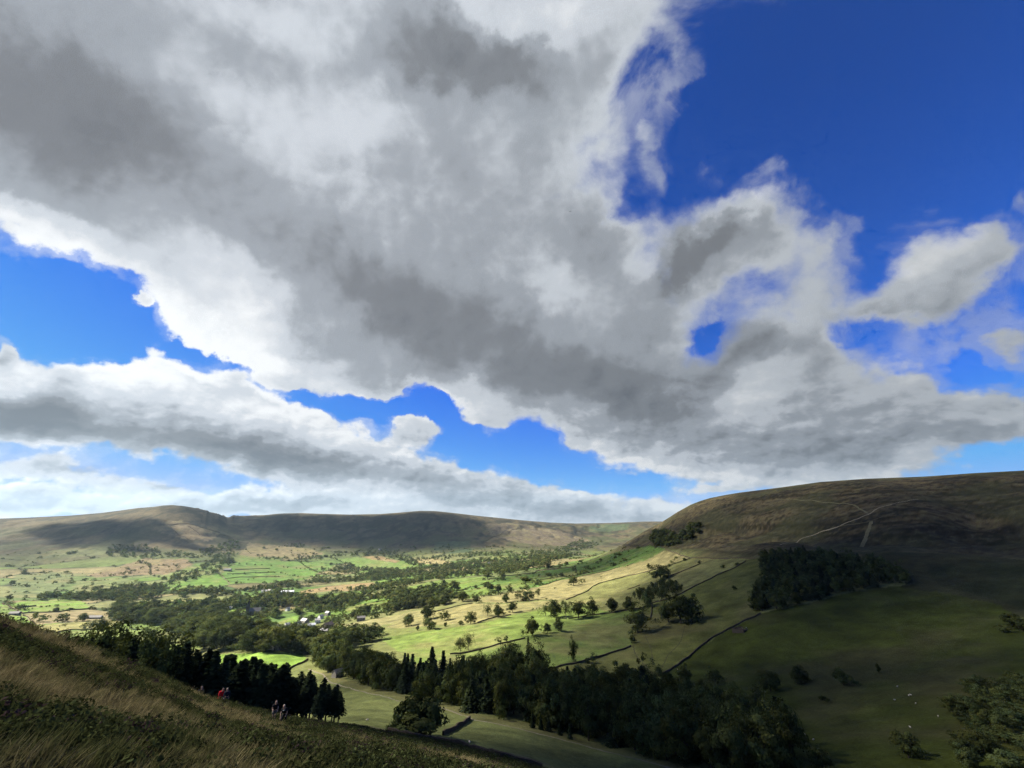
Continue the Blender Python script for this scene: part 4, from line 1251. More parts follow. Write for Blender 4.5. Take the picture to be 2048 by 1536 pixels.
# --- woods and hedgerow trees of the valley: the largest stand singly, the rest make one mass
VALLEY = [
    # gap, lowest and highest tree, outline, label of the ones that stand singly
    (14, 15, 21, [(398, 1298), (500, 1304), (600, 1308), (650, 1308), (700, 1285), (720, 1262), (660, 1264), (640, 1276), (590, 1280), (545, 1276), (510, 1268), (500, 1252), (470, 1245), (430, 1243), (390, 1250), (330, 1256), (380, 1275)], 'round leafy tree between the village and the bright near field'),
    (13, 15, 20, [(612, 1318), (640, 1312), (720, 1290), (760, 1275), (770, 1268), (745, 1262), (720, 1270), (690, 1292), (640, 1306)], 'leafy tree on the lane between the village and the stream wood'),
    (15, 14, 21, [(222, 1236), (235, 1218), (300, 1213), (400, 1210), (470, 1203), (520, 1196), (560, 1192), (600, 1198), (690, 1198), (700, 1206), (690, 1216), (600, 1228), (560, 1240), (520, 1248), (490, 1236), (430, 1240), (390, 1248), (310, 1252), (240, 1246)], 'round leafy tree in the wood around the church'),
    (15, 14, 19, [(600, 1246), (640, 1232), (700, 1228), (760, 1222), (800, 1206), (850, 1200), (870, 1206), (835, 1216), (760, 1236), (700, 1248), (660, 1256), (610, 1262)], 'leafy tree in the wood above the straw field'),
    (15, 13, 18, [(700, 1212), (690, 1196), (770, 1186), (850, 1186), (900, 1192), (935, 1202), (900, 1210), (850, 1216), (800, 1206), (740, 1206)], 'leafy tree in the belt below the valley field'),
    (13, 10, 15, [(600, 1222), (680, 1214), (720, 1216), (700, 1226), (640, 1230)], 'leafy tree in the belt behind the village'),
    (17, 12, 17, [(0, 1204), (60, 1199), (180, 1189), (240, 1176), (330, 1172), (400, 1180), (470, 1186), (540, 1172), (580, 1168), (600, 1178), (570, 1186), (500, 1191), (400, 1194), (300, 1198), (230, 1206), (170, 1203), (80, 1199)], 'leafy tree in the belt across the far side of the valley floor'),
    (16, 11, 16, [(690, 1180), (750, 1170), (840, 1157), (900, 1148), (990, 1136), (1060, 1126), (1100, 1128), (1050, 1142), (980, 1150), (900, 1156), (840, 1166), (790, 1178), (720, 1186)], 'leafy tree in the long wood up the valley'),
    (19, 11, 16, [(560, 1166), (640, 1160), (720, 1152), (800, 1142), (900, 1128), (1000, 1118), (1090, 1112), (1160, 1110), (1110, 1122), (1050, 1130), (950, 1140), (850, 1152), (760, 1162), (640, 1168)], 'leafy tree in the far wood up the valley'),
    (22, 11, 16, [(205, 1112), (222, 1092), (300, 1094), (330, 1106), (400, 1102), (470, 1078), (482, 1096), (470, 1122), (440, 1145), (400, 1162), (345, 1172), (325, 1160), (380, 1142), (432, 1120), (380, 1114), (300, 1118)], 'leafy tree in the wooded clough on the far hill'),
    (20, 10, 14, [(498, 1118), (570, 1116), (660, 1112), (680, 1108), (720, 1104), (715, 1112), (660, 1120), (560, 1121)], 'leafy tree in the hedge under the far hill'),
    (19, 8, 12, [(560, 1085), (610, 1088), (612, 1096), (570, 1095)], 'conifer in the small block on the far hill'),
    (20, 11, 15, [(640, 1140), (700, 1128), (730, 1136), (800, 1140), (780, 1148), (700, 1150)], 'leafy tree around the far farms'),
    (22, 10, 14, [(730, 1098), (780, 1104), (830, 1120), (850, 1132), (830, 1134), (790, 1118), (730, 1106)], 'leafy tree in the strip down the far hill'),
    (26, 10, 14, [(800, 1120), (900, 1112), (960, 1104), (1040, 1106), (1120, 1100), (1180, 1092), (1210, 1078), (1190, 1096), (1120, 1108), (1040, 1114), (960, 1112), (880, 1122)], 'leafy tree at the head of the valley'),
    (19, 9, 13, [(1120, 1100), (1140, 1088), (1165, 1078), (1170, 1086), (1190, 1082), (1200, 1090), (1150, 1100)], 'leafy tree in the clough at the valley head'),
]
cand = []
CLEAR = [[(q.x, q.y) for q in ground_poly(pix)] for c, pix in FIELDS if pix[0] in ((519, 1254), (450, 1221), (690, 1215), (590, 1196), (795, 1180), (418, 1309), (280, 1202), (665, 1252), (470, 1127), (325, 1180), (672, 1118))]
VILLAGE_PX = [(528, 1267), (516, 1261), (536, 1256), (553, 1260), (580, 1261), (600, 1254), (611, 1247), (623, 1254), (637, 1245), (655, 1256), (650, 1268), (688, 1277), (724, 1241), (488, 1240), (494, 1229), (533, 1185), (576, 1222), (576, 1185), (640, 1232), (655, 1229)]
HOUSE_SPOTS = [ground_at(a, b, 120) for a, b in VILLAGE_PX]
for vi, (gap, h0, h1, pix, lab) in enumerate(VALLEY):
    for q in scatter(pix, gap, 40 + vi, avoid=CLEAR):
        if any((q.x - s.x) ** 2 + (q.y - s.y) ** 2 < 15 ** 2 for s in HOUSE_SPOTS):
            continue
        # keep the line of sight to the houses open
        if any(abs(math.atan2(q.x, q.y) - math.atan2(s.x, s.y)) < .011 and 0 < math.hypot(s.x, s.y) - math.hypot(q.x, q.y) < 85 for s in HOUSE_SPOTS):
            continue
        if vi >= 2 and float(fbm(np.array([q.x / 70]), np.array([q.y / 70]), 2)[0]) > (.10 if vi > 5 else .16):
            continue
        h = random.uniform(h0, h1) * random.choice((.75, 1.0, 1.0, 1.15))
        if min((q.x - s.x) ** 2 + (q.y - s.y) ** 2 for s in HOUSE_SPOTS) < 55 ** 2:
            h *= .58                                   # garden trees in the village
        w = h * random.uniform(.9, 1.35)
        cand.append((h * w / q.length_squared, q, h, w, lab, vi))
HEDGES = [
    # hedgerow trees and thorns: outline, gap, heights
    ([(470, 1128), (520, 1131), (590, 1137), (650, 1143)], 30, 5, 9), ([(440, 1152), (500, 1148), (560, 1146), (610, 1158)], 34, 5, 9), ([(455, 1164), (520, 1157), (600, 1150)], 40, 4, 7),
    ([(600, 1125), (620, 1140), (650, 1150)], 20, 6, 10), ([(668, 1117), (700, 1130), (720, 1138)], 20, 6, 11),
    ([(960, 1196), (1000, 1187), (1037, 1181), (1080, 1172), (1112, 1161), (1150, 1151), (1190, 1146)], 11, 3, 6),
    ([(890, 1196), (930, 1200), (960, 1196)], 12, 6, 11), ([(1000, 1208), (1030, 1204), (1080, 1201), (1110, 1198)], 14, 3, 6), ([(1060, 1222), (1100, 1206)], 12, 2.5, 4),
    ([(45, 1226), (110, 1223), (182, 1216)], 30, 3, 5), ([(280, 1210), (350, 1203), (420, 1204), (500, 1196)], 22, 4, 8), ([(230, 1216), (270, 1211)], 18, 6, 9),
    ([(300, 1284), (330, 1286), (370, 1285), (395, 1286)], 11, 9, 12), ([(955, 1245), (990, 1235), (1022, 1230)], 30, 2, 4), ([(690, 1184), (740, 1178), (800, 1180)], 18, 6, 10),
    ([(560, 1200), (600, 1186), (650, 1180), (700, 1176)], 16, 4, 8), ([(720, 1100), (800, 1112), (860, 1128)], 40, 6, 10), ([(770, 1095), (840, 1112), (900, 1124)], 46, 6, 10), ([(960, 1100), (1060, 1096), (1140, 1094)], 60, 5, 9), ([(250, 1150), (300, 1130), (300, 1150), (330, 1158)], 30, 6, 10),
    ([(0, 1160), (50, 1175), (110, 1150), (150, 1142)], 60, 4, 8), ([(90, 1190), (140, 1165), (145, 1150)], 50, 4, 8),
]
for hi, (line, gap, h0, h1) in enumerate(HEDGES):
    pl_ = [ground_at(a, b, 120) for a, b in line]
    for a, b in zip(pl_, pl_[1:]):
        n = max(1, int((b - a).length / gap))
        for k in range(n):
            f = (k + random.random() * .8) / n
            q = a.lerp(b, f)
            q.z = height(q.x, q.y)
            h = random.uniform(h0, h1)
            cand.append((h * h / q.length_squared, q, h, h * random.uniform(.9, 1.4), 'hedgerow tree or thorn on a field boundary in the valley', 99))
# trees and thorns along the hedges of the field patchwork
rh_ = np.random.default_rng(61)
hx, hy = rh_.uniform(-2900, 1500, 420000), rh_.uniform(700, 3300, 420000)
hr, ha = np.hypot(hx, hy), np.arctan2(hx, hy)
ok = (hr > 870) & (hr < 3000) & (np.abs(ha) < .95)
hx, hy, hr = hx[ok], hy[ok], hr[ok]
_, hb = nearest_field(hx, hy)
ok = hb < 3
for pl in CLEAR:
    ok &= ~inside(hx, hy, pl)
for i_, (a, b) in enumerate(list(zip(hx[ok], hy[ok]))[:7000]):
    z = height(a, b)
    if z / math.hypot(a, b) > -.035:
        continue
    q = Vector((a, b, z))
    h = (random.uniform(2.2, 3.6) if i_ % 4 else random.choice((5.0, 7.0, 9.5))) * random.uniform(.8, 1.2)
    cand.append((h * h / q.length_squared, q, h, h * random.uniform(1.2, 2.0), '', 99))
cand.sort(key=lambda t: -t[0])
LANDMARKS = [(494, 1228, 'the church spire'), (528, 1267, 'the bright white house'), (579, 1261, 'the pale gable house'), (655, 1256, 'the brown-roofed house'), (609, 1246, 'the pale grey roof'), (722, 1241, 'the stone farmhouse by the straw field'), (687, 1277, 'the lone white house'),
             (548, 1298, 'the gable above the near field'), (487, 1240, 'the white-roofed shed'), (456, 1217, 'the low sheds'), (555, 1248, 'the village green field'), (500, 1312, 'the bright near field'), (420, 1300, 'the left corner of the bright near field'), (300, 1284, 'the large pale spreading tree'), (240, 1250, 'the yellow field'),
             (330, 1240, 'the wood left of the church'), (400, 1235, 'the wood between church and yellow field'), (640, 1310, 'the right corner of the bright near field'), (760, 1270, 'the left tip of the sunlit pasture'), (800, 1225, 'the wood above the straw field'), (850, 1205, 'the belt below the valley field'), (940, 1200, 'the hedge corner of the straw fields'),
             (700, 1220, 'the clearing behind the village'), (1037, 1181, 'the long hedge'), (1090, 1170, 'the upper end of the long hedge'), (350, 1285, 'the dark tree row on the pale field'), (575, 1222, 'the white house end beyond the village'), (450, 1260, 'the wood between shed and near field'), (590, 1290, 'the wood below the village')]


def by_landmark(q, h, k):
    px, py = to_px(q)
    lx, ly, ph = min(LANDMARKS, key=lambda t: (t[0] - px) ** 2 + ((t[1] - py) * 2.2) ** 2)
    dx_, dy_ = px - lx, (py - ly) * 2.2
    rel = ('right of' if dx_ > 0 else 'left of') if abs(dx_) > abs(dy_) else ('in front of' if dy_ > 0 else 'behind')
    return ('tall ' if h > 17.5 else 'small ' if h < 9 else '') + ('round' if k == 'broad' else 'uneven') + ' leafy tree ' + ('close ' if dx_ * dx_ + dy_ * dy_ < 400 else '') + rel + ' ' + ph, 'leafy trees near ' + ph


N_SINGLE = 280
for i, (s, q, h, w, lab, vi) in enumerate(cand):
    if i < N_SINGLE:
        k = 'broad' if random.random() < .6 else 'tall'
        lab, grp = by_landmark(q, h, k)
        plant(k, q, h, w, 'valley_tree' if vi != 99 else 'hedgerow_tree', lab, grp)
    else:
        FAR_TREES.append((q, h, w))
print('valley trees', len(cand), 'single trees in all', TREE_N[0])
fv, fq, fc, k = [], [], [], 0
rngf = np.random.default_rng(77)
proto = [crown_arrays(200 + s, 14, 13, .0, 1.0, .5, .078, ragged=.6) for s in range(6)]
small = [crown_arrays(300 + s, 6, 7, .0, 1.0, .5, .15, ragged=.6) for s in range(4)]
for i, (q, h, w) in enumerate(FAR_TREES):
    v, f4, c = proto[i % 6] if h > 4.2 else small[i % 4]
    a = rngf.random() * 6.28
    ca, sa = math.cos(a) * w, math.sin(a) * w
    vv = np.stack([v[:, 0] * ca - v[:, 1] * sa + q.x, v[:, 0] * sa + v[:, 1] * ca + q.y, v[:, 2] * h + q.z - .2], 1)
    fv.append(vv); fq.append(f4 + k); k += len(v)
    fc.append(c * (.5 + .95 * rngf.random()) * np.array([1 + rngf.normal() * .08, 1, 1]))
if fv:
    add_obj('woodland', quad_mesh('woodland', np.concatenate(fv), np.concatenate(fq), np.concatenate(fc), smooth=False), LEAF, kind='stuff', label='far woods and hedgerow trees merging on the valley floor and hills', category='woodland')

# ------------------------------------------------------------------ dry stone walls, tracks
STONE = simple_mat('dry_stone', (.062, .050, .036), 1.0, 0.0, .4, 1.5)
TRACK = simple_mat('bare_track', (.13, .115, .080), .95, .05, .25, .6)
TRACKDIM = simple_mat('worn_grass_track', (.080, .075, .042), .95, .05, .3, .5)
TRODDEN = simple_mat('trodden_turf', (.044, .042, .022), .95, .05, .3, .5)


def line_points(pix, step, rmin=120):
    pts = [ground_at(a, b, rmin) for a, b in pix]
    out = []
    for a, b in zip(pts, pts[1:]):
        n = max(1, int((b - a).length / step))
        for k in range(n):
            q = a.lerp(b, k / n)
            out.append(q)
    out.append(pts[-1])
    for i in range(1, len(out) - 1):
        out[i] = out[i] * .5 + (out[i - 1] + out[i + 1]) * .25
    for q in out:
        q.z = height(q.x, q.y)
    return out


def ribbon_frames(pts):
    fr = []
    for i, p in enumerate(pts):
        d = pts[min(i + 1, len(pts) - 1)] - pts[max(i - 1, 0)]
        s = Vector((d.y, -d.x, 0))
        fr.append(s.normalized() if s.length > 1e-6 else Vector((1, 0, 0)))
    return fr


def stone_wall(pix, label, h=1.5, w=.75, step=5.0, rmin=120):
    pts = line_points(pix, step, rmin)
    fr = ribbon_frames(pts)
    V, Q = [], []
    rng = random.Random(len(pts) * 13)
    for p, s in zip(pts, fr):
        hh = h * rng.uniform(.78, 1.12)
        for a, z in ((-.5, -.5), (-.36, hh), (.36, hh * rng.uniform(.92, 1.05)), (.5, -.5)):
            V.append((p.x + s.x * w * a, p.y + s.y * w * a, p.z + z))
    n = len(pts)
    for i in range(n - 1):
        for k in range(3):
            Q.append((i * 4 + k, i * 4 + k + 1, i * 4 + k + 5, i * 4 + k + 4))
    Q += [(0, 1, 2, 3), (n * 4 - 1, n * 4 - 2, n * 4 - 3, n * 4 - 4)]
    return add_obj('dry_stone_wall', quad_mesh('dry_stone_wall', np.array(V), np.array(Q), smooth=False), STONE, label=label, category='wall', kind='thing')


def track(pix, w, mat, rmin=120, name='path', step=4.0, lift=.12):
    pts = line_points(pix, step, rmin)
    fr = ribbon_frames(pts)
    V = []
    rng = random.Random(len(pts))
    for p, s in zip(pts, fr):
        for a in (-.5, 0, .5):
            ww = w * a * rng.uniform(.75, 1.2)
            x_, y_ = p.x + s.x * ww, p.y + s.y * ww
            V.append((x_, y_, height(x_, y_) + (lift if a == 0 else -.02)))
    Q = [(i * 3 + k, i * 3 + k + 1, i * 3 + k + 4, i * 3 + k + 3) for i in range(len(pts) - 1) for k in (0, 1)]
    return add_obj(name, quad_mesh(name, np.array(V), np.array(Q)), mat, kind='structure')


for pix, lab in (
    ([(868, 1224), (905, 1215), (945, 1207)], 'dark wall across the straw field up to a round tree'),
    ([(955, 1246), (990, 1235), (1022, 1230)], 'short dark wall below the touching pair of trees'),
    ([(1132, 1200), (1157, 1190), (1177, 1181), (1182, 1175), (1197, 1167), (1250, 1153), (1305, 1141), (1340, 1131), (1380, 1117)], 'long bent wall climbing from the straw fields to the hill'),
    ([(1381, 1117), (1450, 1118), (1512, 1117)], 'level wall under the hill running to the dark plantation'),
    ([(1330, 1098), (1355, 1108), (1380, 1116)], 'short wall coming down from the scrubby bank'),
    ([(1365, 1186), (1400, 1168), (1445, 1146), (1475, 1133), (1492, 1122)], 'wall slanting up the olive field to the hill'),
    ([(1364, 1187), (1340, 1198), (1305, 1206), (1285, 1216), (1225, 1226), (1180, 1231), (1137, 1238)], 'dark wall passing the thicket and the dark clump'),
    ([(1340, 1152), (1375, 1139), (1400, 1128)], 'short wall behind the large dark tree'),
    ([(1522, 1228), (1495, 1240), (1465, 1255), (1425, 1275), (1390, 1303), (1365, 1323), (1340, 1341), (1318, 1353)], 'long wall curving down the shaded field past the sheepfold'),
    ([(1100, 1339), (1150, 1328), (1210, 1311), (1262, 1293)], 'wall below the shaded pasture up to the corner thorn'),
    ([(900, 1309), (940, 1305), (987, 1292), (1025, 1283), (1050, 1277)], 'hedge-topped wall under the bright slope to the three dark trees'),
    ([(1304, 1207), (1303, 1225), (1300, 1240)], 'short wall dropping from the thicket beside the drooping tree'),
    ([(577, 1340), (592, 1331), (616, 1319)], 'dark wall at the corner of the bright near field'),
    ([(886, 1471), (910, 1459), (940, 1438)], 'short wall up the near field from the round grove'),
    ([(45, 1227), (110, 1224), (182, 1217)], 'wall above the tan field with small bushes on it'),
    ([(47, 1229), (60, 1240), (73, 1251)], 'wall down the left side of the tan field'),
    ([(75, 1252), (60, 1268)], 'short wall running down to the near crest'),
    ([(67, 1268), (120, 1263), (175, 1259), (222, 1259)], 'wall under the yellow field with two spreading trees'),
    ([(0, 1244), (47, 1240)], 'upper short wall in the bright strips by the crest'),
    ([(27, 1257), (62, 1253)], 'lower short wall in the bright strips by the crest'),
    ([(4, 1207), (28, 1219), (46, 1228)], 'wall slanting between the two far bright fields'),
    ([(30, 1216), (72, 1212)], 'short wall inside the far bright field'),
    ([(470, 1139), (505, 1138), (540, 1137)], 'upper wall across the far green strips'),
    ([(455, 1148), (500, 1146), (548, 1144)], 'lower wall across the far green strips'),
    ([(450, 1157), (520, 1153), (560, 1154)], 'lowest wall across the far green strips'),
    ([(1010, 1152), (1070, 1146), (1075, 1142), (1148, 1135)], 'bent wall across the darker green slope'),
    ([(1150, 1131), (1152, 1146)], 'short upright wall on the darker green slope'),
    ([(1080, 1160), (1140, 1152), (1180, 1146)], 'low wall under the darker green slope'),
    ([(1255, 1179), (1280, 1171)], 'tiny wall left of the thicket on the pale slope'),
    ([(1080, 1172), (1130, 1156), (1190, 1147), (1240, 1134)], 'hedge wall along the top of the straw field'),
    ([(965, 1084), (1000, 1070), (1037, 1055), (1072, 1068)], 'far zigzag wall on the golden hill'),
    ([(1000, 1050), (1042, 1084)], 'far straight wall down the golden hill'),
    ([(1060, 1060), (1105, 1078), (1150, 1092)], 'long far wall slanting to the valley head'),
    ([(1085, 1062), (1130, 1076), (1160, 1087)], 'far wall just above the long slanting one'),
    ([(1110, 1058), (1150, 1072), (1165, 1078)], 'topmost far wall slanting to the clough'),
    ([(300, 1048), (345, 1050), (385, 1049), (440, 1066)], 'far wall along the shoulder of the highest hill'),
    ([(340, 1053), (360, 1072), (378, 1080)], 'far wall down the face of the highest hill'),
    ([(375, 1052), (400, 1070)], 'second far wall down the face of the highest hill'),
):
    p0 = ground_at(*pix[0], 120)
    stone_wall(pix, lab, h=1.3 if p0.length < 1300 else 2.0, w=.7 if p0.length < 1300 else 1.6, step=4.0 if p0.length < 700 else 9.0)
stone_wall([(776, 1464), (830, 1476), (870, 1482), (940, 1499), (1000, 1514), (1050, 1528), (1085, 1538)], 'wall along the foot of the near moor', h=1.1, w=.7, step=1.6, rmin=100)

track([(617, 1338), (647, 1349), (657, 1362), (687, 1373), (750, 1389), (825, 1408), (870, 1413), (925, 1431), (950, 1441), (1000, 1449), (1050, 1461), (1100, 1473), (1150, 1486), (1225, 1506), (1312, 1528), (1360, 1541)], 1.3, TRACK, lift=.14, step=2.5)
track([(700, 1448), (770, 1461), (830, 1473), (900, 1486), (960, 1496), (1040, 1510), (1100, 1530)], 2.2, TRACKDIM, rmin=112, step=2.0)
track([(1836, 999), (1800, 1004), (1761, 1014), (1741, 1027), (1715, 1038), (1691, 1046), (1678, 1053), (1640, 1064), (1600, 1078), (1560, 1090)], 2.8, TRACK, lift=.25)
track([(1551, 998), (1598, 1000), (1660, 1005), (1711, 1011), (1736, 1027)], 2.8, TRACKDIM, lift=.3)
track([(1743, 1043), (1735, 1065), (1723, 1094)], 5.0, TRACKDIM, lift=.3)
track([(1678, 1053), (1740, 1043), (1790, 1026)], 2.5, TRODDEN, lift=.3)
track([(1836, 999), (1870, 985), (1900, 972)], 2.2, TRODDEN, lift=.3)
track([(1420, 1045), (1450, 1027), (1480, 1008), (1500, 998)], 2.2, TRODDEN, lift=.3)
track([(1266, 1290), (1270, 1308), (1285, 1326), (1300, 1343), (1310, 1352)], 1.2, TRODDEN, lift=.08)
track([(1290, 1270), (1303, 1300), (1306, 1330)], .8, TRODDEN, lift=.08)
track([(1370, 1250), (1362, 1282), (1335, 1310), (1324, 1335)], .8, TRODDEN, lift=.08)
track([(1205, 1190), (1240, 1193), (1270, 1196)], 1.2, TRODDEN, lift=.08)
track([(430, 1144), (445, 1152), (455, 1162), (459, 1169)], 5.0, TRACKDIM, lift=.3)
track([(330, 1101), (380, 1085), (420, 1078), (470, 1068)], 4.0, TRODDEN, lift=.3)
track([(440, 1424), (478, 1433), (505, 1438), (540, 1446), (570, 1456)], .9, TRACK, rmin=30, step=.6, lift=.05)
track([(505, 1441), (515, 1456), (490, 1468), (478, 1474)], 1.1, TRODDEN, rmin=14, step=.5, lift=.04)


# ------------------------------------------------------------------ buildings
GRIT = simple_mat('gritstone_wall', (.165, .150, .125), .9, .15, .25, 1.2)
WHITE = simple_mat('whitewash', (.62, .60, .56), .85, .2, .10, .8)
SLATE = simple_mat('stone_slate', (.125, .118, .108), .8, .25, .25, 1.6)
PALESLATE = simple_mat('pale_slate', (.27, .26, .25), .7, .3, .2, 1.6)
TILE = simple_mat('brown_tile', (.21, .15, .115), .85, .2, .2, 1.6)
SHEET = simple_mat('pale_sheet_roof', (.50, .51, .52), .55, .4, .12, .9)
DARKSTONE = simple_mat('dark_church_stone', (.060, .054, .046), .95, .1, .3, 1.2)
GLASS, x, out = new_mat('window_glass')
principled(x, out, (.025, .03, .035), .12, .5)
DOORP = simple_mat('painted_door', (.07, .09, .07), .6, .3, .1, 2)


def box_arrays(x0, x1, y0, y1, z0, z1):
    v = np.array([(a, b, c) for c in (z0, z1) for b in (y0, y1) for a in (x0, x1)], float)
    q = np.array([(0, 2, 3, 1), (4, 5, 7, 6), (0, 1, 5, 4), (2, 6, 7, 3), (0, 4, 6, 2), (1, 3, 7, 5)])
    return v, q


BOX = {}


def shared_box(name, sx, sy, sz, mat):
    key = (name, round(sx, 2), round(sy, 2), round(sz, 2), mat.name)
    if key not in BOX:
        v, q = box_arrays(-sx / 2, sx / 2, -sy / 2, sy / 2, 0, sz)
        me = quad_mesh(name, v, q, smooth=False)
        me.materials.append(mat)
        BOX[key] = me
    return BOX[key]


def ngon_obj(name, verts, faces, mat, parent=None, **kw):
    me = bpy.data.meshes.new(name)
    me.from_pydata(verts, [], faces)
    return add_obj(name, me, mat, parent, **kw)


def house(px, py, L, D, H, turn, wall, roof, label, name='house', chim=1, wins=3, cat='house', pitch=.75):
    p = ground_at(px, py, 120)
    root = bpy.data.objects.new(name, None)
    COL.objects.link(root)
    root.location = p
    root.rotation_euler = (0, 0, math.radians(turn))
    root['label'], root['category'] = label, cat
    l, d, e = L / 2, D / 2, -1.6
    R_ = D / 2 * pitch
    ngon_obj('wall', [(-l, -d, e), (l, -d, e), (l, d, e), (-l, d, e), (-l, -d, H), (l, -d, H), (l, d, H), (-l, d, H), (-l, 0, H + R_), (l, 0, H + R_)],
             [(0, 1, 5, 4), (2, 3, 7, 6), (1, 2, 6, 9, 5), (3, 0, 4, 8, 7)], wall, root)
    o, t = .35, .22
    rv = []
    for xx in (-l - o, l + o):
        rv += [(xx, -d - o, H - o * pitch), (xx, 0, H + R_), (xx, d + o, H - o * pitch), (xx, -d - o, H - o * pitch + t), (xx, 0, H + R_ + t), (xx, d + o, H - o * pitch + t)]
    rf = ngon_obj('roof', rv, [(3, 9, 10, 4), (4, 10, 11, 5), (0, 1, 7, 6), (1, 2, 8, 7), (0, 6, 9, 3), (2, 5, 11, 8), (0, 3, 4, 1), (1, 4, 5, 2), (6, 7, 10, 9), (7, 8, 11, 10)], roof, root)
    for c in range(chim):
        ch = bpy.data.objects.new('chimney', shared_box('chimney', .8, .8, 1.6, wall if wall is not WHITE else GRIT))
        COL.objects.link(ch)
        ch.parent = rf
        ch.location = ((-1 if c == 0 else 1) * (l - .6), 0, H + R_ - .4)
    for side in (-1, 1):
        for k in range(wins):
            fx = -l + L * (k + .5) / max(wins, 1)
            for zz in ((.9, 3.4) if H > 4.3 else (1.0,)):
                if side == -1 and zz < 1.5 and k == wins // 2:
                    dr = bpy.data.objects.new('door', shared_box('door', 1.0, .10, 2.0, DOORP))
                    COL.objects.link(dr)
                    dr.parent = root
                    dr.location = (fx, side * (d + .02), 0.05)
                    continue
                wn = bpy.data.objects.new('window', shared_box('window', 1.1, .10, 1.2, GLASS))
                COL.objects.link(wn)
                wn.parent = root
                wn.location = (fx, side * (d + .02), zz)
    return root


HOUSES = [
    (528, 1268, 12, 7.5, 5.2, 25, WHITE, SHEET, 'bright white house, lowest on the left edge of the village'),
    (514, 1262, 8, 6, 4.2, -40, WHITE, PALESLATE, 'small white house at the far left end of the village'),
    (536, 1257, 11, 7, 5.0, -30, WHITE, PALESLATE, 'white house with a grey roof just above the bright white one'),
    (551, 1260, 15, 7, 5.0, 10, GRIT, SLATE, 'long dark-roofed stone house in the middle of the village'),
    (579, 1262, 12, 7.5, 5.5, 75, WHITE, SLATE, 'pale gable-ended house facing the near field in mid village'),
    (589, 1259, 13, 7, 5.0, 5, GRIT, SLATE, 'dark-roofed house right behind the pale gable'),
    (574, 1253, 7, 5.5, 4.0, 40, WHITE, PALESLATE, 'small white house by the edge of the village green field'),
    (597, 1253, 8, 6, 5.0, 80, WHITE, SLATE, 'narrow white gable above the dark-roofed houses'),
    (609, 1247, 14, 9, 5.0, -35, GRIT, PALESLATE, 'large pale grey roof at the upper middle of the village'),
    (622, 1254, 13, 6, 3.6, 25, WHITE, SHEET, 'long low pale-roofed house in the village centre'),
    (635, 1246, 9, 7, 5.0, 20, WHITE, PALESLATE, 'white house among bushes right of the grey roof'),
    (641, 1238, 8, 6.5, 5.0, 60, WHITE, PALESLATE, 'white gable high in the village among trees'),
    (655, 1231, 9, 7, 5.0, -30, GRIT, PALESLATE, 'grey gabled house at the top right of the village'),
    (655, 1257, 17, 9, 5.5, 70, GRIT, TILE, 'large brown-roofed house at the right end of the village'),
    (647, 1268, 12, 7, 4.6, 0, GRIT, PALESLATE, 'grey-roofed house below the large brown roof'),
    (653, 1275, 6, 5, 4.2, 70, WHITE, PALESLATE, 'small white gable below the grey-roofed house'),
    (687, 1278, 7, 5.5, 4.6, 60, WHITE, PALESLATE, 'lone white house end in dark trees below the village'),
    (722, 1242, 13, 7, 5.2, 15, GRIT, SLATE, 'stone farmhouse at the corner of the straw field'),
    (575, 1222, 8, 6, 5.0, 70, WHITE, PALESLATE, 'white house end beyond the village green field'),
    (487, 1241, 14, 7, 3.6, 35, WHITE, SHEET, 'white-roofed long shed near the church'),
    (482, 1234, 7, 5.5, 4.4, 60, WHITE, SHEET, 'small white building left of the church'),
    (495, 1246, 7, 5, 3.2, 10, WHITE, SHEET, 'small low white shed below the long shed'),
    (456, 1218, 16, 6, 3.2, 15, WHITE, SHEET, 'pale low sheds behind trees left of the church'),
    (528, 1186, 14, 9, 5.0, 20, WHITE, PALESLATE, 'left white farmhouse of the farm beyond the church'),
    (539, 1185, 13, 8, 5.5, -30, WHITE, SLATE, 'middle white house of the farm beyond the church'),
    (549, 1188, 12, 8, 4.5, 35, WHITE, SHEET, 'right white house of the farm beyond the church'),
    (575, 1186, 34, 9, 3.6, 8, WHITE, SHEET, 'long pale shed beside the tawny field'),
    (675, 1354, 6.5, 5, 3.2, 55, GRIT, SLATE, 'small stone field barn beside the pale track below the wood'),
    (548, 1299, 10, 6.5, 4.6, 70, WHITE, SLATE, 'house gable peeping from trees above the bright near field'),
    (29, 1230, 16, 7, 3.2, 8, GRIT, SLATE, 'low barn on the wall left of the tan field'),
    (190, 1238, 22, 7, 3.2, 4, GRIT, SLATE, 'long dark barn beside a round tree in the tan field'),
    (455, 1142, 26, 12, 5.0, 10, GRIT, SLATE, 'grey farm among trees above the far bright field'),
    (978, 1129, 16, 10, 6.0, 50, WHITE, SLATE, 'white farmhouse far up the valley'),
    (760, 1100, 14, 9, 5.0, 30, WHITE, SLATE, 'tiny white farm high on the far hillside'),
    (690, 1137, 15, 9, 5.0, 10, GRIT, SLATE, 'grey farm amid far trees beyond the tawny field'),
]
for px, py, L, D, H, turn, wl_, rf_, lab in HOUSES:
    barn = 'barn' in lab or 'shed' in lab
    house(px, py, L, D, H, turn, wl_, rf_, lab, 'barn' if barn else 'house', 0 if barn else random.choice((1, 2)), 2 if barn else 3, 'barn' if barn else 'house')

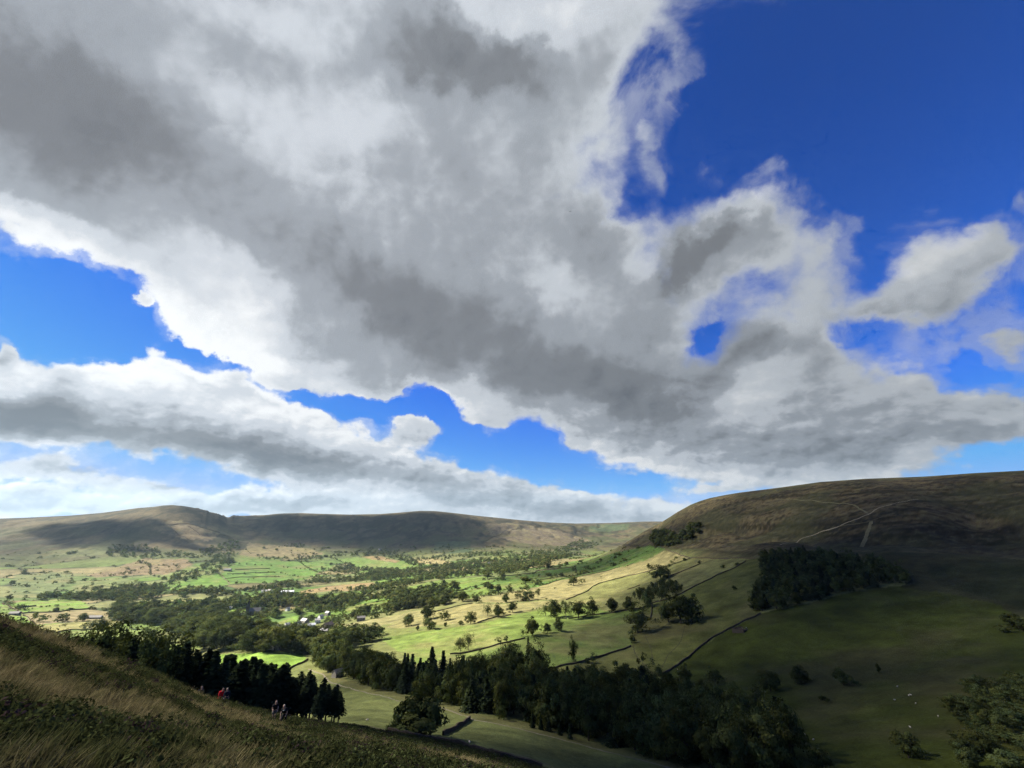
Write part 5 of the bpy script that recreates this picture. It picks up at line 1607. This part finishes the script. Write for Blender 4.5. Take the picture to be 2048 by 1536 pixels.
# church with tower and spire
cp_ = ground_at(494, 1230, 120)
ch = bpy.data.objects.new('church', None)
COL.objects.link(ch)
ch.location, ch.rotation_euler = cp_, (0, 0, math.radians(20))
ch['label'], ch['category'] = 'dark stone church with a pointed spire among village trees', 'church'
v, q = box_arrays(-3, 3, -3, 3, -1.5, 15)
add_obj('tower', quad_mesh('tower', v, q, smooth=False), DARKSTONE, ch)
ngon_obj('spire', [(-3.2, -3.2, 15), (3.2, -3.2, 15), (3.2, 3.2, 15), (-3.2, 3.2, 15), (0, 0, 31)], [(0, 1, 4), (1, 2, 4), (2, 3, 4), (3, 0, 4), (3, 2, 1, 0)], DARKSTONE, ch)
ngon_obj('nave', [(3.05, -5, -1.5), (24, -5, -1.5), (24, 5, -1.5), (3.05, 5, -1.5), (3.05, -5, 7), (24, -5, 7), (24, 5, 7), (3.05, 5, 7), (3.05, 0, 13), (24, 0, 13)], [(0, 1, 5, 4), (2, 3, 7, 6), (1, 2, 6, 9, 5), (3, 0, 4, 8, 7)], DARKSTONE, ch)
ngon_obj('roof', [(3.05, -5.5, 6.6), (24.4, -5.5, 6.6), (24.4, 0, 13.2), (3.05, 0, 13.2), (24.4, 5.5, 6.6), (3.05, 5.5, 6.6)], [(0, 1, 2, 3), (3, 2, 4, 5)], SLATE, ch)
for k in range(4):
    for sd in (-1, 1):
        wn = bpy.data.objects.new('window', shared_box('window', 1.3, .12, 3.6, GLASS))
        COL.objects.link(wn)
        wn.parent = ch
        wn.location = (6.5 + k * 4.8, sd * 5.02, 2.0)

# sheepfold on the long wall
def fold(px, py, w, d, label):
    p = ground_at(px, py, 120)
    V, Q, k = [], [], 0
    for x0, x1, y0, y1 in ((-w / 2, w / 2, -d / 2, -d / 2 + .6), (-w / 2, w / 2, d / 2 - .6, d / 2), (-w / 2, -w / 2 + .6, -d / 2 + .61, d / 2 - .61), (w / 2 - .6, w / 2, -d / 2 + .61, d / 2 - .61), (-.3, .3, -d / 2 + .61, d / 2 - .61)):
        v, q = box_arrays(x0, x1, y0, y1, -2.5, 1.4)
        V.append(v); Q.append(q + k); k += 8
    o = add_obj('sheepfold', quad_mesh('sheepfold', np.concatenate(V), np.concatenate(Q), smooth=False), STONE, loc=p, label=label, category='sheepfold')
    o.rotation_euler = (0, 0, math.radians(35))
    return p


fold_p = fold(1484, 1260, 13, 10, 'ruined square stone sheepfold beside the long curving wall')

# ------------------------------------------------------------------ sheep
WOOL = simple_mat('fleece', (.42, .38, .31), .95, .05, .15, 8)
FACE = simple_mat('sheep_face', (.10, .09, .08), .9, .1, .1, 8)


def ellipsoid(c, r, seg=10, rings=7, noise=0.0, seed=0):
    rng = np.random.default_rng(seed)
    V, Q = [], []
    for i in range(rings + 1):
        th = math.pi * i / rings
        for j in range(seg):
            ph = 2 * math.pi * j / seg
            k = 1 + noise * (rng.random() - .5)
            V.append((c[0] + r[0] * k * math.sin(th) * math.cos(ph), c[1] + r[1] * k * math.sin(th) * math.sin(ph), c[2] + r[2] * k * math.cos(th)))
    for i in range(rings):
        for j in range(seg):
            Q.append((i * seg + j, (i + 1) * seg + j, (i + 1) * seg + (j + 1) % seg, i * seg + (j + 1) % seg))
    return np.array(V), np.array(Q)


sheep_body = quad_mesh('fleece', *join([ellipsoid((0, 0, .62), (.52, .26, .27), noise=.10), ellipsoid((.38, 0, .72), (.20, .17, .20), noise=.08, seed=2)]))
sheep_body.materials.append(WOOL)
sheep_head = quad_mesh('head', *join([ellipsoid((.64, 0, .78), (.15, .08, .095)), ellipsoid((.55, .11, .84), (.03, .07, .02)), ellipsoid((.55, -.11, .84), (.03, .07, .02))]))
sheep_head.materials.append(FACE)
sheep_leg = quad_mesh('leg', *tube([(0, 0, 0), (.02, 0, .22), (-.01, 0, .45)], [.03, .028, .055], 6))
sheep_leg.materials.append(FACE)


def sheep(p, turn, label):
    root = bpy.data.objects.new('sheep', None)
    COL.objects.link(root)
    root.location, root.rotation_euler, root.scale = p, (0, 0, turn), (.85, .85, .85)
    root['label'], root['category'], root['group'] = label, 'sheep', 'sheep grazing the fields'
    for nm, me, lo in (('fleece', sheep_body, (0, 0, 0)), ('head', sheep_head, (0, 0, 0)), ('leg', sheep_leg, (.32, .13, 0)), ('leg', sheep_leg, (.32, -.13, 0)), ('leg', sheep_leg, (-.32, .13, 0)), ('leg', sheep_leg, (-.32, -.13, 0))):
        o = bpy.data.objects.new(nm, me)
        COL.objects.link(o)
        o.parent, o.location = root, lo


for px, py, tn_, lab in ((734, 1443, .4, 'white sheep alone in the middle of the near field'), (939, 1488, 2.0, 'pale sheep low in the near field below the short wall'), (955, 1310, 1.0, 'left one of two sheep on the grass beside the wood'), (958, 1312, 2.6, 'right one of two sheep on the grass beside the wood'),
                         (1795, 1375, .2, 'sheep at the head of the little gully in the dark field'), (1818, 1393, 1.2, 'left one of two close white sheep in the dark field'), (1822, 1392, 2.2, 'right one of two close white sheep in the dark field'), (1832, 1409, .5, 'sheep just below the two close white ones'),
                         (1790, 1402, 3.0, 'sheep left of the two close white ones'), (1821, 1457, 1.6, 'sheep lowest in the dark field'), (1877, 1435, .8, 'sheep by the dark corner trees'), (1610, 1472, 1.9, 'upper one of two sheep at the edge of the stream wood'), (1627, 1482, .3, 'lower one of two sheep at the edge of the stream wood'), (1355, 1340, 1.1, 'pale sheep by the lower end of the long curving wall')):
    sheep(ground_at(px, py, 120), tn_, lab)
for k, (ax, ay, lab) in enumerate(((2.5, 1.2, 'brightest sheep inside the stone sheepfold'), (-2.6, -1.4, 'sheep in the near pen of the sheepfold'), (3.4, -2.0, 'sheep beside the inner wall of the sheepfold'))):
    a = math.radians(35)
    x_, y_ = fold_p.x + ax * math.cos(a) - ay * math.sin(a), fold_p.y + ax * math.sin(a) + ay * math.cos(a)
    sheep((x_, y_, height(x_, y_)), k * 1.7, lab)

# ------------------------------------------------------------------ parked cars by the wood
TYRE = simple_mat('tyre_rubber', (.02, .02, .02), .9, .1, .1, 4)
RIM = simple_mat('wheel_rim', (.35, .35, .36), .4, .5, .05, 4)
CARGLASS, x, out = new_mat('car_glass')
principled(x, out, (.02, .025, .03), .08, .6)
LAMPM, x, out = new_mat('lamp_lens')
principled(x, out, (.5, .5, .48), .15, .6)


def car_paint(name, c):
    m, x, out = new_mat(name)
    b = principled(x, out, c, .35, .5)
    b.inputs['Coat Weight'].default_value = .4
    return m


def lathe_wheel():
    t = tube([(0, -.10, 0), (0, -.09, 0), (0, .09, 0), (0, .10, 0)], [.24, .32, .32, .24], 16)
    r = tube([(0, -.105, 0), (0, -.06, 0), (0, .06, 0), (0, .105, 0)], [.02, .23, .23, .02], 12)
    return quad_mesh('tyre', *t), quad_mesh('rim', *r)


WHEEL_T, WHEEL_R = lathe_wheel()
WHEEL_T.materials.append(TYRE)
WHEEL_R.materials.append(RIM)
PROFILE = [(-2.05, .35), (-2.1, .75), (-1.95, .95), (-1.55, 1.40), (-.2, 1.48), (.55, 1.40), (1.15, .98), (1.95, .85), (2.1, .60), (2.05, .30)]


def car(px, py, turn, paint, label):
    p = ground_at(px, py, 120)
    root = bpy.data.objects.new('parked_car', None)
    COL.objects.link(root)
    root.location, root.rotation_euler = (p.x, p.y, p.z + .03), (0, 0, math.radians(turn))
    root['label'], root['category'] = label, 'car'
    n = len(PROFILE)
    V = [(a, sd * (.86 if b < 1.0 else .70), b) for sd in (-1, 1) for a, b in PROFILE]
    F = [tuple(range(n - 1, -1, -1)), tuple(range(n, 2 * n))] + [(i, (i + 1) % n, n + (i + 1) % n, n + i) for i in range(n)]
    body = ngon_obj('body', V, F, paint, root)
    bv = body.modifiers.new('soft_edges', 'BEVEL')
    bv.width, bv.segments = .06, 2
    for nm, vs in (('windscreen', [(.62, -.64, 1.375), (1.10, -.76, 1.035), (1.10, .76, 1.035), (.62, .64, 1.375)]), ('rear_window', [(-1.60, -.64, 1.36), (-1.90, -.76, 1.03), (-1.90, .76, 1.03), (-1.60, .64, 1.36)]),
                   ('side_window', [(-1.5, -.74, 1.34), (.5, -.74, 1.34), (.98, -.885, 1.02), (-1.75, -.885, 1.02)]), ('side_window', [(-1.5, .74, 1.34), (.5, .74, 1.34), (.98, .885, 1.02), (-1.75, .885, 1.02)])):
        c = Vector((0, 0, .8))
        vs2 = [tuple(Vector(a) + (Vector(a) - Vector((0, 0, 1.0))).normalized() * .015) for a in vs]
        vs3 = [tuple(Vector(a) - (Vector(a) - Vector((0, 0, 1.0))).normalized() * .03) for a in vs]
        ngon_obj(nm, vs2 + vs3, [(0, 1, 2, 3), (7, 6, 5, 4), (0, 4, 5, 1), (1, 5, 6, 2), (2, 6, 7, 3), (3, 7, 4, 0)], CARGLASS, root)
    for a in (-1.3, 1.3):
        for sd in (-1, 1):
            w_ = bpy.data.objects.new('wheel', None)
            COL.objects.link(w_)
            w_.parent, w_.location = root, (a, sd * .80, .32)
            for nm, me in (('tyre', WHEEL_T), ('rim', WHEEL_R)):
                o = bpy.data.objects.new(nm, me)
                COL.objects.link(o)
                o.parent = w_
    for sd in (-1, 1):
        for nm, xx in (('headlight', 2.06), ('tail_light', -2.08)):
            o = bpy.data.objects.new(nm, shared_box(nm, .08, .30, .14, LAMPM))
            COL.objects.link(o)
            o.parent, o.location = root, (xx, sd * .62, .62)


car(1102, 1356, 20, car_paint('silver_paint', (.45, .46, .47)), 'silver car parked nearest the leaning dark tree')
car(1116, 1358, 35, car_paint('dark_paint', (.05, .06, .08)), 'dark car, second from the leaning tree in the parked row')
car(1134, 1361, 25, car_paint('grey_paint', (.22, .23, .25)), 'grey car beside the white one in the parked row')
car(1142, 1361, 30, car_paint('white_paint', (.72, .72, .70)), 'white car at the end of the parked row')
track([(1085, 1352), (1110, 1359), (1150, 1363), (1180, 1366)], 5.0, TRACKDIM, lift=.12)

# ------------------------------------------------------------------ a bird under the cloud
bd = Vector(pix_dir(1141, 423)).normalized() * 110
bv_ = [(.18, 0, 0), (.05, .05, .02), (.05, -.05, .02), (-.16, 0, 0), (0, 0, .05), (0, 0, -.04), (.06, .22, .09), (-.04, .20, .08), (-.03, .44, .03), (.06, -.22, .09), (-.04, -.20, .08), (-.03, -.44, .03), (-.28, .06, 0), (-.28, -.06, 0)]
bf = [(0, 1, 4), (0, 4, 2), (0, 5, 1), (0, 2, 5), (3, 4, 1), (3, 2, 4), (3, 1, 5), (3, 5, 2), (1, 6, 7), (6, 8, 7), (2, 10, 9), (9, 10, 11), (3, 12, 13)]
BIRD = simple_mat('dark_feathers', (.03, .03, .03), .8, .1, .2, 10)
b_ = ngon_obj('bird', bv_, bf, BIRD, None, loc=bd, label='tiny dark bird flying against the edge of the big cloud', category='bird')
b_.rotation_euler = (0, .1, .9)
sm = b_.modifiers.new('thickness', 'SOLIDIFY')
sm.thickness = .012

# ------------------------------------------------------------------ walkers on the moor path
SKIN = simple_mat('skin', (.42, .27, .20), .6, .3, .06, 10)


def cloth(name, c):
    return simple_mat(name, c, .9, .1, .15, 14)


BLACK, RED, NAVY, GREY, KHAKI, LEATHER = cloth('black_cotton', (.012, .012, .014)), cloth('red_nylon', (.55, .018, .025)), cloth('navy_cloth', (.018, .022, .035)), cloth('grey_cloth', (.10, .10, .105)), cloth('khaki_cloth', (.14, .12, .085)), cloth('boot_leather', (.035, .028, .022))
PRINT = cloth('white_print', (.60, .60, .58))


def skin_obj(name, joints, bones, mat, parent, root_joint=0, sub=1):
    """One continuous body grown along connected joints (x, y, z, radius)."""
    me = bpy.data.meshes.new(name)
    me.from_pydata([j[:3] for j in joints], bones, [])
    o = add_obj(name, me, mat, parent)
    sk = o.modifiers.new('skin', 'SKIN')
    sk.use_smooth_shade = True
    lay = me.skin_vertices[0].data if me.skin_vertices else None
    if lay is None:
        bm_ = bmesh.new()
        bm_.from_mesh(me)
        bm_.verts.layers.skin.verify()
        bm_.to_mesh(me)
        bm_.free()
        lay = me.skin_vertices[0].data
    for i, j in enumerate(joints):
        r = j[3]
        lay[i].radius = (r, r) if not isinstance(r, tuple) else r
        lay[i].use_root = i == root_joint
    ss = o.modifiers.new('smooth', 'SUBSURF')
    ss.levels = ss.render_levels = sub
    return o


def person(p, turn, label, top, legs, hair, pose='walk', lean=.12, pack=None, print_=False, scale=1.0):
    root = bpy.data.objects.new('person', None)
    COL.objects.link(root)
    root.location, root.rotation_euler, root.scale = p, (0, 0, turn), (scale,) * 3
    root['label'], root['category'] = label, 'person'
    # facing -Y: right = -X
    ln = lambda z: -max(0, z - .92) * lean * 1.6
    hip, chest, neck = (0, 0, .95), (0, ln(1.32), 1.32), (0, ln(1.48), 1.48)
    hd = ln(1.62) - .02
    if pose == 'walk':
        fl, fr_ = (-.34, .02), (.26, .06)
        kl, kr = (-.30, .50), (.06, .50)
        el, er = (-.12, 1.10), (.12, 1.08)
        wl_, wr = (-.28, .92), (.02, .84)
    elif pose == 'climb':
        fl, fr_ = (-.42, .20), (.22, .03)
        kl, kr = (-.42, .66), (.04, .50)
        el, er = (-.26, 1.06), (-.02, 1.06)
        wl_, wr = (-.46, .80), (-.20, .90)
    else:
        fl, fr_ = (-.06, .03), (.10, .03)
        kl, kr = (-.07, .50), (.02, .50)
        el, er = (-.06, 1.10), (-.06, 1.10)
        wl_, wr = (-.28, .98), (-.28, .98)
    J = [(0, 0, .97, .135), (0, ln(1.15) * .9, 1.15, (.150, .115)), (chest[0], chest[1], chest[2], (.165, .12)), (0, neck[1], neck[2], .062), (0, hd, 1.56, .062), (0, hd - .01, 1.66, (.078, .092)), (0, hd, 1.74, (.072, .085)), (0, hd + .005, 1.80, .045), (0, hd - .105, 1.655, .018)]
    B = [(0, 1), (1, 2), (2, 3), (3, 4), (4, 5), (5, 6), (6, 7), (5, 8)]
    for sx, (fy, fz), (ky, kz), (ey, ez), (wy, wz) in ((-1, fl, kl, el, wl_), (1, fr_, kr, er, wr)):
        k = len(J)
        J += [(sx * .10, 0, .88, .092), (sx * .11, ky, kz, .062), (sx * .11, fy, fz + .08, .040), (sx * .115, fy - .13, fz + .02, .034)]
        B += [(0, k), (k, k + 1), (k + 1, k + 2), (k + 2, k + 3)]
        s = len(J)
        sh = (sx * .19, chest[1] + .01, 1.40)
        J += [(*sh, .062), (sx * .25, ey + chest[1] * .6, ez, .043), (sx * .20, wy + chest[1] * .4, wz, .030), (sx * .195, wy + chest[1] * .4 - .04, wz - .045, .036)]
        B += [(2, s), (s, s + 1), (s + 1, s + 2), (s + 2, s + 3)]
        hx, hy, hz = J[-1][:3]
        palm = s + 3
        for f_i, (ox, L) in enumerate(((-.028, .060), (-.010, .070), (.008, .066), (.026, .052))):
            a = len(J)
            J += [(hx + ox, hy - .03, hz - .03, .0095), (hx + ox * 1.1, hy - .045, hz - .03 - L * .55, .009), (hx + ox, hy - .03, hz - .03 - L, .008)]
            B += [(palm, a), (a, a + 1), (a + 1, a + 2)]
        a = len(J)
        J += [(hx - sx * .040, hy - .015, hz - .005, .011), (hx - sx * .055, hy - .03, hz - .040, .009)]
        B += [(palm, a), (a, a + 1)]
        J += [(sx * .088, hd + .005, 1.655, .016)]
        B += [(5, len(J) - 1)]
    skin_obj('body', J, B, SKIN, root)
    # clothes follow the same joints, a little wider
    g = lambda i, d: tuple(J[i][:3]) + ((J[i][3] + d) if not isinstance(J[i][3], tuple) else (J[i][3][0] + d, J[i][3][1] + d),)
    armL, armR = 9 + 4, None
    idx = [i for i, j in enumerate(J)]
    legk = [9, 9 + 4 + 4 + 12 + 2 + 1]
    shk = [9 + 4, legk[1] + 4]
    tj = [g(0, .055), g(1, .06), g(2, .065), (J[3][0], J[3][1], J[3][2] - .03, .085)]
    tb = [(0, 1), (1, 2), (2, 3)]
    long = top[1]
    for s in shk:
        a = len(tj)
        e = Vector(J[s + 1][:3])
        mid = Vector(J[s][:3]).lerp(e, .62)
        tj += [g(s, .045)] + ([g(s + 1, .036), g(s + 2, .030)] if long else [(mid.x, mid.y, mid.z, .082)])
        tb += [(2, a), (a, a + 1)] + ([(a + 1, a + 2)] if long else [])
    skin_obj('jacket' if long else 't_shirt', tj, tb, top[0], root)
    lj = [(0, 0, 1.0, .185), (0, 0, .93, .185)]
    lb = [(0, 1)]
    for k in legk:
        a = len(lj)
        f = 1.0 if legs[1] else .85
        kk, an = Vector(J[k + 1][:3]), Vector(J[k + 2][:3])
        end = kk.lerp(an, .92) if legs[1] else Vector(J[k][:3]).lerp(kk, .85)
        lj += [g(k, .045)] + ([g(k + 1, .042), (end.x, end.y, end.z, .080)] if legs[1] else [(end.x, end.y, end.z, .110)])
        lb += [(1, a), (a, a + 1)] + ([(a + 1, a + 2)] if legs[1] else [])
    skin_obj('trousers' if legs[1] else 'shorts', lj, lb, legs[0], root)
    for k in legk:
        an, to = J[k + 2], J[k + 3]
        skin_obj('boot', [(an[0], an[1] + .03, an[2] + .03, .055), (an[0], an[1] + .03, an[2] - .035, .050), (to[0], to[1], to[2] + .012, .042), (to[0], to[1] - .06, to[2] + .008, .032)], [(0, 1), (1, 2), (2, 3)], LEATHER, root)
    skin_obj('hair', [(0, hd + .035, 1.66, (.078, .075)), (0, hd + .02, 1.755, (.086, .092)), (0, hd - .025, 1.79, (.070, .075))], [(0, 1), (1, 2)], hair, root)
    for sx in (-1, 1):
        v_, q_ = ellipsoid((sx * .031, hd - .094, 1.685), (.012, .009, .008), 8, 6)
        add_obj('eye', quad_mesh('eye', v_, q_), BLACK, root)
    v_, q_ = ellipsoid((0, hd - .100, 1.615), (.024, .008, .006), 8, 6)
    add_obj('mouth', quad_mesh('mouth', v_, q_), cloth('lips', (.30, .12, .10)), root)
    if print_:
        y0 = chest[1] - .185
        ngon_obj('chest_print', [(-.09, y0 - .004, 1.30), (.10, y0 - .004, 1.345), (.10, y0 - .004, 1.375), (-.09, y0 - .004, 1.325), (-.09, y0 + .05, 1.30), (.10, y0 + .05, 1.345), (.10, y0 + .05, 1.375), (-.09, y0 + .05, 1.325)], [(0, 1, 2, 3), (7, 6, 5, 4), (0, 4, 5, 1), (1, 5, 6, 2), (2, 6, 7, 3), (3, 7, 4, 0)], PRINT, root)
    return root


def face_cam(p, off=0.0):
    return math.atan2(-p.x, p.y) + off          # -Y of the figure points back to the camera


HAIR_D, HAIR_P, HAIR_B = cloth('dark_hair', (.020, .014, .010)), cloth('pale_hair', (.36, .32, .26)), cloth('brown_hair', (.055, .035, .020))


def walker(px, py, rmin, off, *a, drop=0.0, **k):
    p = polar(px, rmin, py)
    p.z -= drop
    return person(p, face_cam(p, off), *a, **k)


walker(545, 1452, 55, .15, 'walker in black t-shirt and shorts with both hands held in front', (BLACK, False), (GREY, False), HAIR_B, pose='stand', lean=.35)
walker(566, 1455, 54, -.25, 'walker in black t-shirt with a white chest print, stepping uphill', (BLACK, False), (BLACK, True), HAIR_P, pose='climb', lean=.45, print_=True)
walker(436, 1413, 64, .5, 'walker in a bright red jacket leaning into the slope', (RED, True), (RED, True), HAIR_B, pose='walk', lean=.40)
walker(450, 1416, 63, -.2, 'fair-haired walker in dark clothes beside the red jacket', (NAVY, True), (NAVY, True), HAIR_P, pose='walk', lean=.25)
walker(398, 1402, 62, .2, 'half-hidden walker in dark clothes behind the red jacket', (NAVY, True), (NAVY, True), HAIR_D, pose='walk', lean=.2, drop=.3)

# ------------------------------------------------------------------ moor grass, bilberry and heather
GRASSM, x, out = new_mat('moor_grass')
at = x.new('ShaderNodeAttribute', attribute_name='Tint', attribute_type='INSTANCER')
lo_ = x.new('ShaderNodeAttribute', attribute_name='Col')
c = x.vm('MULTIPLY', at.outputs['Color'], lo_.outputs['Color'])
d_ = x.new('ShaderNodeBsdfDiffuse')
t_ = x.new('ShaderNodeBsdfTranslucent')
x.put(d_.inputs[0], c)
x.put(t_.inputs[0], c)
mxs = x.new('ShaderNodeMixShader')
mxs.inputs[0].default_value = .25
x.t.links.new(d_.outputs[0], mxs.inputs[1])
x.t.links.new(t_.outputs[0], mxs.inputs[2])
x.t.links.new(mxs.outputs[0], out.inputs[0])


def tuft(seed, blades=26, h=.42, spread=.16, lean=.22):
    rng = np.random.default_rng(seed)
    V, Q, C, k = [], [], [], 0
    for b in range(blades):
        a, r = rng.random() * 6.283, spread * math.sqrt(rng.random())
        bx, by = r * math.cos(a), r * math.sin(a)
        L = h * (.55 + .6 * rng.random())
        dx_, dy_ = lean * L * (1.3 + rng.normal() * .5) + .25 * bx, lean * L * rng.normal() * .55 + .25 * by
        wv = .006 + .006 * rng.random()
        ang = rng.random() * 6.283
        ca, sa = math.cos(ang) * wv, math.sin(ang) * wv
        tone_ = .75 + .5 * rng.random()
        for f, ww in ((0, 1.0), (.5, .8), (1.0, .12)):
            px_, py_, pz_ = bx + dx_ * f * f, by + dy_ * f * f, L * f * (1 - .18 * f) - .03
            V += [(px_ - ca * ww, py_ - sa * ww, pz_), (px_ + ca * ww, py_ + sa * ww, pz_)]
            C += [(tone_,) * 3] * 2
        Q += [(k, k + 1, k + 3, k + 2), (k + 2, k + 3, k + 5, k + 4)]
        k += 6
    me = quad_mesh('grass_tuft', np.array(V), np.array(Q), np.array(C))
    me.materials.append(GRASSM)
    return me


def shrub(seed, n=150, h=.32, w=.34, leaf=.035):
    rng = np.random.default_rng(seed)
    e = unit(rng.normal(size=(n, 3)))
    e[:, 2] = np.abs(e[:, 2])
    pos = e * np.array([w, w, h]) * (.45 + .6 * rng.random(n))[:, None]
    v, q = leaf_quads(pos, unit(e + rng.normal(size=(n, 3)) * .6), leaf, rng)
    c_ = np.repeat(.6 + .8 * rng.random(n), 4)
    me = quad_mesh('shrub', v, q, np.stack([c_] * 3, 1), smooth=False)
    me.materials.append(GRASSM)
    return me


src = bpy.data.collections.new('moor_plants')
for i, me in enumerate([tuft(1, 30, .30, .18, .25), tuft(2, 34, .26, .22, .40), tuft(3, 22, .44, .12, .2), tuft(4, 38, .20, .24, .5), shrub(5), shrub(6, 130, .26, .40), shrub(7, 170, .40, .30, .03)]):
    o = bpy.data.objects.new('p%d' % i, me)
    src.objects.link(o)
rg_ = np.random.default_rng(99)
GP, GS, GR, GT, GK = [], [], [], [], []
mo = np.array(moor_out)


def moor_tint(x_, y_):
    a = fbm(x_ / 7, y_ / 7, 4)
    b = fbm(x_ / 2.6 + 9, y_ / 2.6 + 4, 3)
    return a, b


for r0, r1, dens_, sc_ in ((2.2, 7, 70, .75), (7, 16, 34, .95), (16, 34, 13, 1.25), (34, 70, 4.2, 1.7), (70, 150, 1.1, 2.5)):
    a0, a1 = math.radians(-60), math.radians(24)
    n = int(dens_ * .5 * (r1 ** 2 - r0 ** 2) * (a1 - a0))
    r = np.sqrt(rg_.uniform(r0 ** 2, r1 ** 2, n))
    a = rg_.uniform(a0, a1, n)
    x_, y_ = r * np.sin(a), r * np.cos(a)
    ok = inside(x_, y_, moor_out)
    # only where the slope can be seen
    jj_ = np.clip(np.searchsorted(AZ, a) - 1, 0, nc - 2)
    ii_ = np.clip(np.searchsorted(LR, np.log(r)), 1, nr - 1)
    tmax = np.maximum.accumulate(T, axis=0)
    ok &= T[ii_, jj_] > tmax[np.maximum(ii_ - 1, 0), jj_] - .035
    x_, y_, r, a = x_[ok], y_[ok], r[ok], a[ok]
    z_ = np.array([height(p_, q_) for p_, q_ in zip(x_, y_)])
    ta, tb_ = moor_tint(x_, y_)
    straw = np.clip(ta * 2.2 + tb_ * .8 + .16 + rg_.normal(size=len(r)) * .22 - np.clip((r - 45) / 40, 0, .6), 0, 1)
    green = np.clip(-ta * 2.6 + rg_.normal(size=len(r)) * .15, 0, 1)
    col_ = np.array((.050, .054, .020))[None] * (1 - straw[:, None]) + np.array((.150, .124, .062))[None] * straw[:, None]
    col_ = col_ * (1 - green[:, None]) + np.array((.034, .042, .013))[None] * green[:, None]
    col_ *= (.95 + .6 * rg_.random(len(r)))[:, None]
    pr_sh = np.clip(.16 + green * .75 + np.clip((r - 50) / 60, 0, .5) + (a > -.25) * .25 - straw * .4, 0, .95)
    issh = rg_.random(len(r)) < pr_sh
    kind_ = np.where(issh, rg_.integers(4, 7, len(r)), rg_.integers(0, 4, len(r)))
    col_[issh] = np.array((.042, .050, .018)) * (.6 + .9 * rg_.random((issh.sum(), 1)))
    hea = issh & (rg_.random(len(r)) < .10)
    col_[hea] = np.array((.045, .030, .030))
    GP.append(np.stack([x_, y_, z_ - .02], 1)); GS.append(sc_ * (.5 + .6 * rg_.random(len(r)))); GK.append(kind_); GT.append(col_)
    GR.append(np.stack([rg_.normal(size=len(r)) * .08, rg_.normal(size=len(r)) * .08, rg_.normal(size=len(r)) * .5 + .3], 1))
GP, GS, GK, GT, GR = map(np.concatenate, (GP, GS, GK, GT, GR))
print('moor plants', len(GP))
gme = bpy.data.meshes.new('moor_grass')
gme.vertices.add(len(GP))
gme.vertices.foreach_set('co', GP.astype(np.float32).ravel())
for nm, ty, key, arr in (('Rot', 'FLOAT_VECTOR', 'vector', GR), ('Scl', 'FLOAT', 'value', GS), ('Kind', 'INT', 'value', GK)):
    at_ = gme.attributes.new(nm, ty, 'POINT')
    at_.data.foreach_set(key, np.ascontiguousarray(arr, np.int32 if ty == 'INT' else np.float32).ravel())
at_ = gme.attributes.new('Tint', 'FLOAT_COLOR', 'POINT')
at_.data.foreach_set('color', np.concatenate([GT, np.ones((len(GT), 1))], 1).astype(np.float32).ravel())
go = add_obj('moor_grass', gme, None, kind='stuff', label='windblown bleached grass, bilberry and heather on the near moor slope', category='grass')
ng = bpy.data.node_groups.new('scatter_moor_plants', 'GeometryNodeTree')
ng.interface.new_socket('Geometry', in_out='INPUT', socket_type='NodeSocketGeometry')
ng.interface.new_socket('Geometry', in_out='OUTPUT', socket_type='NodeSocketGeometry')
gi, go_ = ng.nodes.new('NodeGroupInput'), ng.nodes.new('NodeGroupOutput')
ci = ng.nodes.new('GeometryNodeCollectionInfo')
ci.inputs['Collection'].default_value = src
ci.inputs['Separate Children'].default_value = True
ci.inputs['Reset Children'].default_value = True
ip = ng.nodes.new('GeometryNodeInstanceOnPoints')
ip.inputs['Pick Instance'].default_value = True


def named(nm, ty):
    n = ng.nodes.new('GeometryNodeInputNamedAttribute')
    n.data_type = ty
    n.inputs['Name'].default_value = nm
    return n.outputs['Attribute']


ng.links.new(gi.outputs[0], ip.inputs['Points'])
ng.links.new(ci.outputs[0], ip.inputs['Instance'])
ng.links.new(named('Kind', 'INT'), ip.inputs['Instance Index'])
ng.links.new(named('Rot', 'FLOAT_VECTOR'), ip.inputs['Rotation'])
ng.links.new(named('Scl', 'FLOAT'), ip.inputs['Scale'])
ng.links.new(ip.outputs[0], go_.inputs[0])
md = go.modifiers.new('plants', 'NODES')
md.node_group = ng
